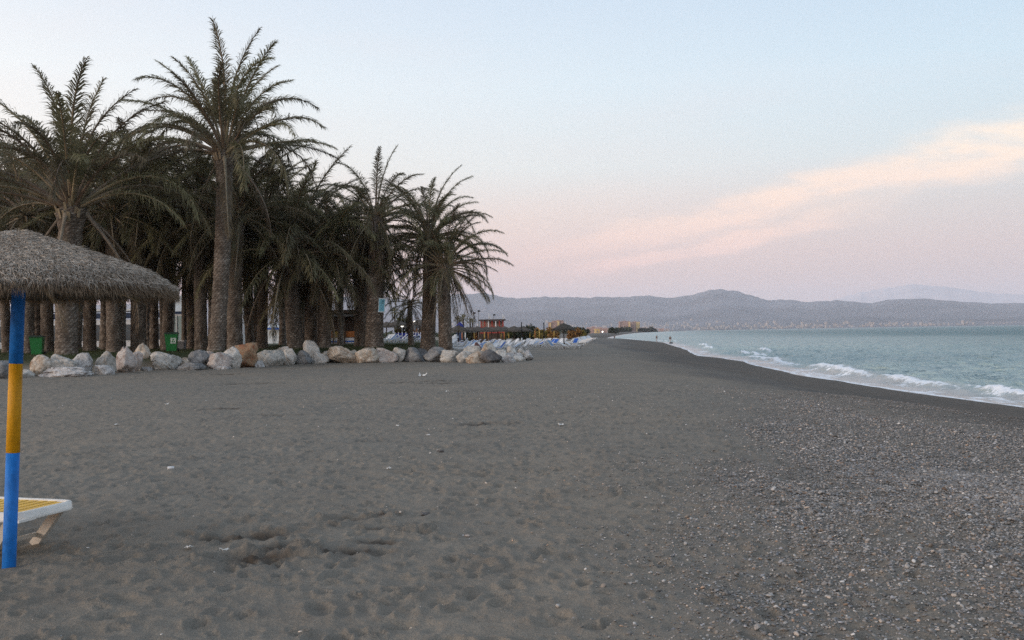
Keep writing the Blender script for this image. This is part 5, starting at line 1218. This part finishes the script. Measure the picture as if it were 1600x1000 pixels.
# ================================================================== PEOPLE at the water's edge
def skinned(nodes, edges, name, mat, parent=None, sub=1):
    me = bpy.data.meshes.new(name); me.from_pydata([n[:3] for n in nodes], edges, []); o = link(name, me, parent)
    sk = o.modifiers.new('skin', 'SKIN'); sk.use_smooth_shade = True
    for i, n in enumerate(nodes): me.skin_vertices[0].data[i].radius = (n[3], n[4] if len(n) > 4 else n[3]); 
    me.skin_vertices[0].data[0].use_root = True
    sb = o.modifiers.new('sub', 'SUBSURF'); sb.levels = sub; sb.render_levels = sub; me.materials.append(mat); return o
M_SKIN = simple('skin', (.30, .18, .13), .6, .1, 6, 0)
M_DKC = simple('dark_cloth', (.02, .02, .026), .9, .2, 6, 0); M_PLC = simple('pale_cloth', (.42, .42, .43), .9, .15, 6, 0); M_HAIR = simple('dark_hair', (.012, .01, .009), .7, .2, 20, 0)
def person(px, foot, d, face, label, top, bottom, hh_=1.72, rod=False):
    x = XP(px, d); z0 = gz(x, d); t = thing('person', (x, d, z0), label, 'person', None, face)
    k = hh_ / 1.72
    N_ = [(0, 0, .95, .13, .10), (0, 0, 1.15, .125, .09), (0, 0, 1.38, .16, .10), (0, 0, 1.49, .06, .06), (0, .01, 1.60, .085, .10), (0, .01, 1.70, .06, .07),
          (-.10, 0, .88, .085), (-.11, .06, .48, .06), (-.12, -.02, .08, .042), (-.12, .12, .03, .04), (.10, 0, .88, .085), (.11, -.02, .48, .06), (.12, -.14, .08, .042), (.12, 0, .03, .04),
          (-.19, 0, 1.41, .055), (-.24, .02, 1.14, .042), (-.22, .14, .92, .032), (-.22, .18, .85, .03), (.19, 0, 1.41, .055), (.24, .04, 1.14, .042), (.20, .20, .95, .032), (.20, .26, .90, .03)]
    E_ = [(0, 1), (1, 2), (2, 3), (3, 4), (4, 5), (0, 6), (6, 7), (7, 8), (8, 9), (0, 10), (10, 11), (11, 12), (12, 13), (2, 14), (14, 15), (15, 16), (16, 17), (2, 18), (18, 19), (19, 20), (20, 21)]
    skinned([(a[0] * k, a[1] * k, a[2] * k) + tuple(q * k for q in a[3:]) for a in N_], E_, 'body', M_SKIN, t)
    g = 1.14
    skinned([(0, 0, 1.0 * k, .13 * g, .10 * g), (0, 0, 1.15 * k, .13 * g, .095 * g), (0, 0, 1.40 * k, .155 * g, .10 * g), (-.19 * k, 0, 1.41 * k, .06 * g), (-.24 * k, .02, 1.14 * k, .05 * g), (.19 * k, 0, 1.41 * k, .06 * g), (.24 * k, .04, 1.14 * k, .05 * g)], [(0, 1), (1, 2), (2, 3), (3, 4), (2, 5), (5, 6)], 'shirt', top, t)
    skinned([(0, 0, .95 * k, .135 * g, .105 * g), (-.10 * k, 0, .86 * k, .09 * g), (-.11 * k, .06, .48 * k, .07 * g), (-.12 * k, -.02, .12 * k, .06), (.10 * k, 0, .86 * k, .09 * g), (.11 * k, -.02, .48 * k, .07 * g), (.12 * k, -.14, .12 * k, .06)], [(0, 1), (1, 2), (2, 3), (0, 4), (4, 5), (5, 6)], 'trousers', bottom, t)
    skinned([(0, -.03, 1.60 * k, .085, .10), (0, -.02, 1.71 * k, .085, .09)], [(0, 1)], 'hair', M_HAIR, t)
    return t
person(1047, 537, 216, -.6, 'person in dark top standing at the water edge, nearest of the three figures', M_DKC, M_PLC, 1.80)
person(1026, 538, 228, 2.2, 'person with pale trousers at the water edge, middle one of the three figures', M_DKC, M_PLC, 1.62)
person(960, 530, 330, .4, 'dark-clothed person walking far down the beach, farthest of the three figures', M_DKC, M_DKC, 1.75)
# dark bag beside the nearest figure
xb_ = XP(1048.5, 214); t = thing('beach_bag', (xb_, 214, gz(xb_, 214)), 'dark bag lying on the sand at the feet of the nearest figure', 'bag')
mb = MB(); mb.tube([(-.42, 0, .16), (-.2, 0, .20), (.2, 0, .20), (.42, 0, .16)], [.12, .2, .2, .12], 10); mb.build('body', M_DKC, t); mb = MB(); mb.tube([(-.2, 0, .36), (-.1, 0, .52), (.1, 0, .52), (.2, 0, .36)], [.02] * 4, 6); mb.build('handle', M_DKC, t)

# ================================================================== LITTER AND STONES lying singly on the sand
M_PAPER = simple('white_paper', (.62, .61, .58), .9, .1, 20, .2)
def scrap(px, py, w, label, cat='litter', mat=M_PAPER, kind='paper', seed=1):
    g = G(px, py, 0); g = G(px, py, gz(g.x, g.y)); z0 = float(H(np.array([g.x]), np.array([g.y]))[0]); r = np.random.RandomState(seed)
    if kind == 'stone':
        me = rock_mesh(700 + seed, w, w * .7, w * .45); me.materials.append(mat); o = link('stone', me, None, (g.x, g.y, z0 + w * .12))
    elif kind == 'can':
        mb = MB(); mb.tube([(-w / 2, 0, 0), (-w * .44, 0, 0), (w * .44, 0, 0), (w / 2, 0, 0)], [w * .2, w * .26, w * .26, w * .2], 12); o = mb.build('drink_can', mat, None, (g.x, g.y, z0 + w * .2), (0, 0, .3))
    else:
        n = 6; xs, ys = np.meshgrid(np.linspace(-.5, .5, n), np.linspace(-.4, .4, n), indexing='ij')
        zs = .25 * w * np.abs(fbm(xs * 4 + seed, ys * 4, seed, 3)) * 3; xs = xs + .15 * fbm(ys * 5, xs, seed + 2, 2); co = np.stack([xs * w, ys * w, zs], -1).reshape(-1, 3)
        me = grid_mesh('paper_scrap', co, n, n, mat, None, False); o = link('paper_scrap', me, None, (g.x, g.y, z0 + .012), (.1, .1, seed)); sd_ = o.modifiers.new('thickness', 'SOLIDIFY'); sd_.thickness = .004
    tag(o, label, cat)
scrap(665, 803, .085, 'black stone lying alone on the open sand in the foreground, below the centre', 'stone', RM['dark'], 'stone', 1)
scrap(267, 737, .075, 'small pale crushed can on the sand, left of centre', 'litter', M_WHT, 'can', 2)
scrap(662, 589, .30, 'white crumpled scrap on the dug-up patch of sand near the rocks', seed=3)
scrap(261, 632, .09, 'tiny white scrap on the sand in front of the round grey boulder', seed=4)
scrap(699, 613, .10, 'upright white scrap on the sand below the right end of the rocks', seed=5)
scrap(621, 667, .05, 'small white chip on the sand, left one of the pair in mid-beach', seed=6)
scrap(669, 683, .05, 'small white chip on the sand, right one of the pair in mid-beach', seed=7)
scrap(182, 666, .07, 'thin white scrap on the sand right of the yellow band of the pole', seed=8)
scrap(295, 857, .05, 'white crumpled scrap left of the dark dug-up sand', seed=9)
scrap(350, 860, .06, 'tiny white scrap right beside the dark dug-up sand', seed=10)
scrap(730, 838, .05, 'small reddish-white chip on the sand right of the black stone', 'litter', RM['pink'], 'stone', 11)
scrap(688, 705, .10, 'dark twig-like stone on the sand in mid-beach', 'stone', RM['dark'], 'stone', 12)
scrap(877, 666, .09, 'thin white scrap on the sand in the middle of the beach', seed=13)
scrap(608, 735, .06, 'white chip on the sand, alone above the dug-up places', seed=14)
# ================================================================== HAZE (air over the bay)
HAZE_DENS = 5.2e-5
mb = MB(); mb.box((0, 3000, (1150 - 18) / 2), (64000, 54000, 1150 + 18))
mt = bpy.data.materials.new('sea_air'); mt.use_nodes = True; nt = mt.node_tree; nt.nodes.clear()
out = nt.nodes.new('ShaderNodeOutputMaterial'); pv = nt.nodes.new('ShaderNodeVolumePrincipled')
pv.inputs['Color'].default_value = (.92, .925, .999, 1); pv.inputs['Density'].default_value = HAZE_DENS; pv.inputs['Anisotropy'].default_value = 0.0
nt.links.new(pv.outputs[0], out.inputs['Volume'])
try: mt.cycles.homogeneous_volume = True
except Exception: pass
ho = mb.build('haze', mt); tag(ho, kind='stuff')
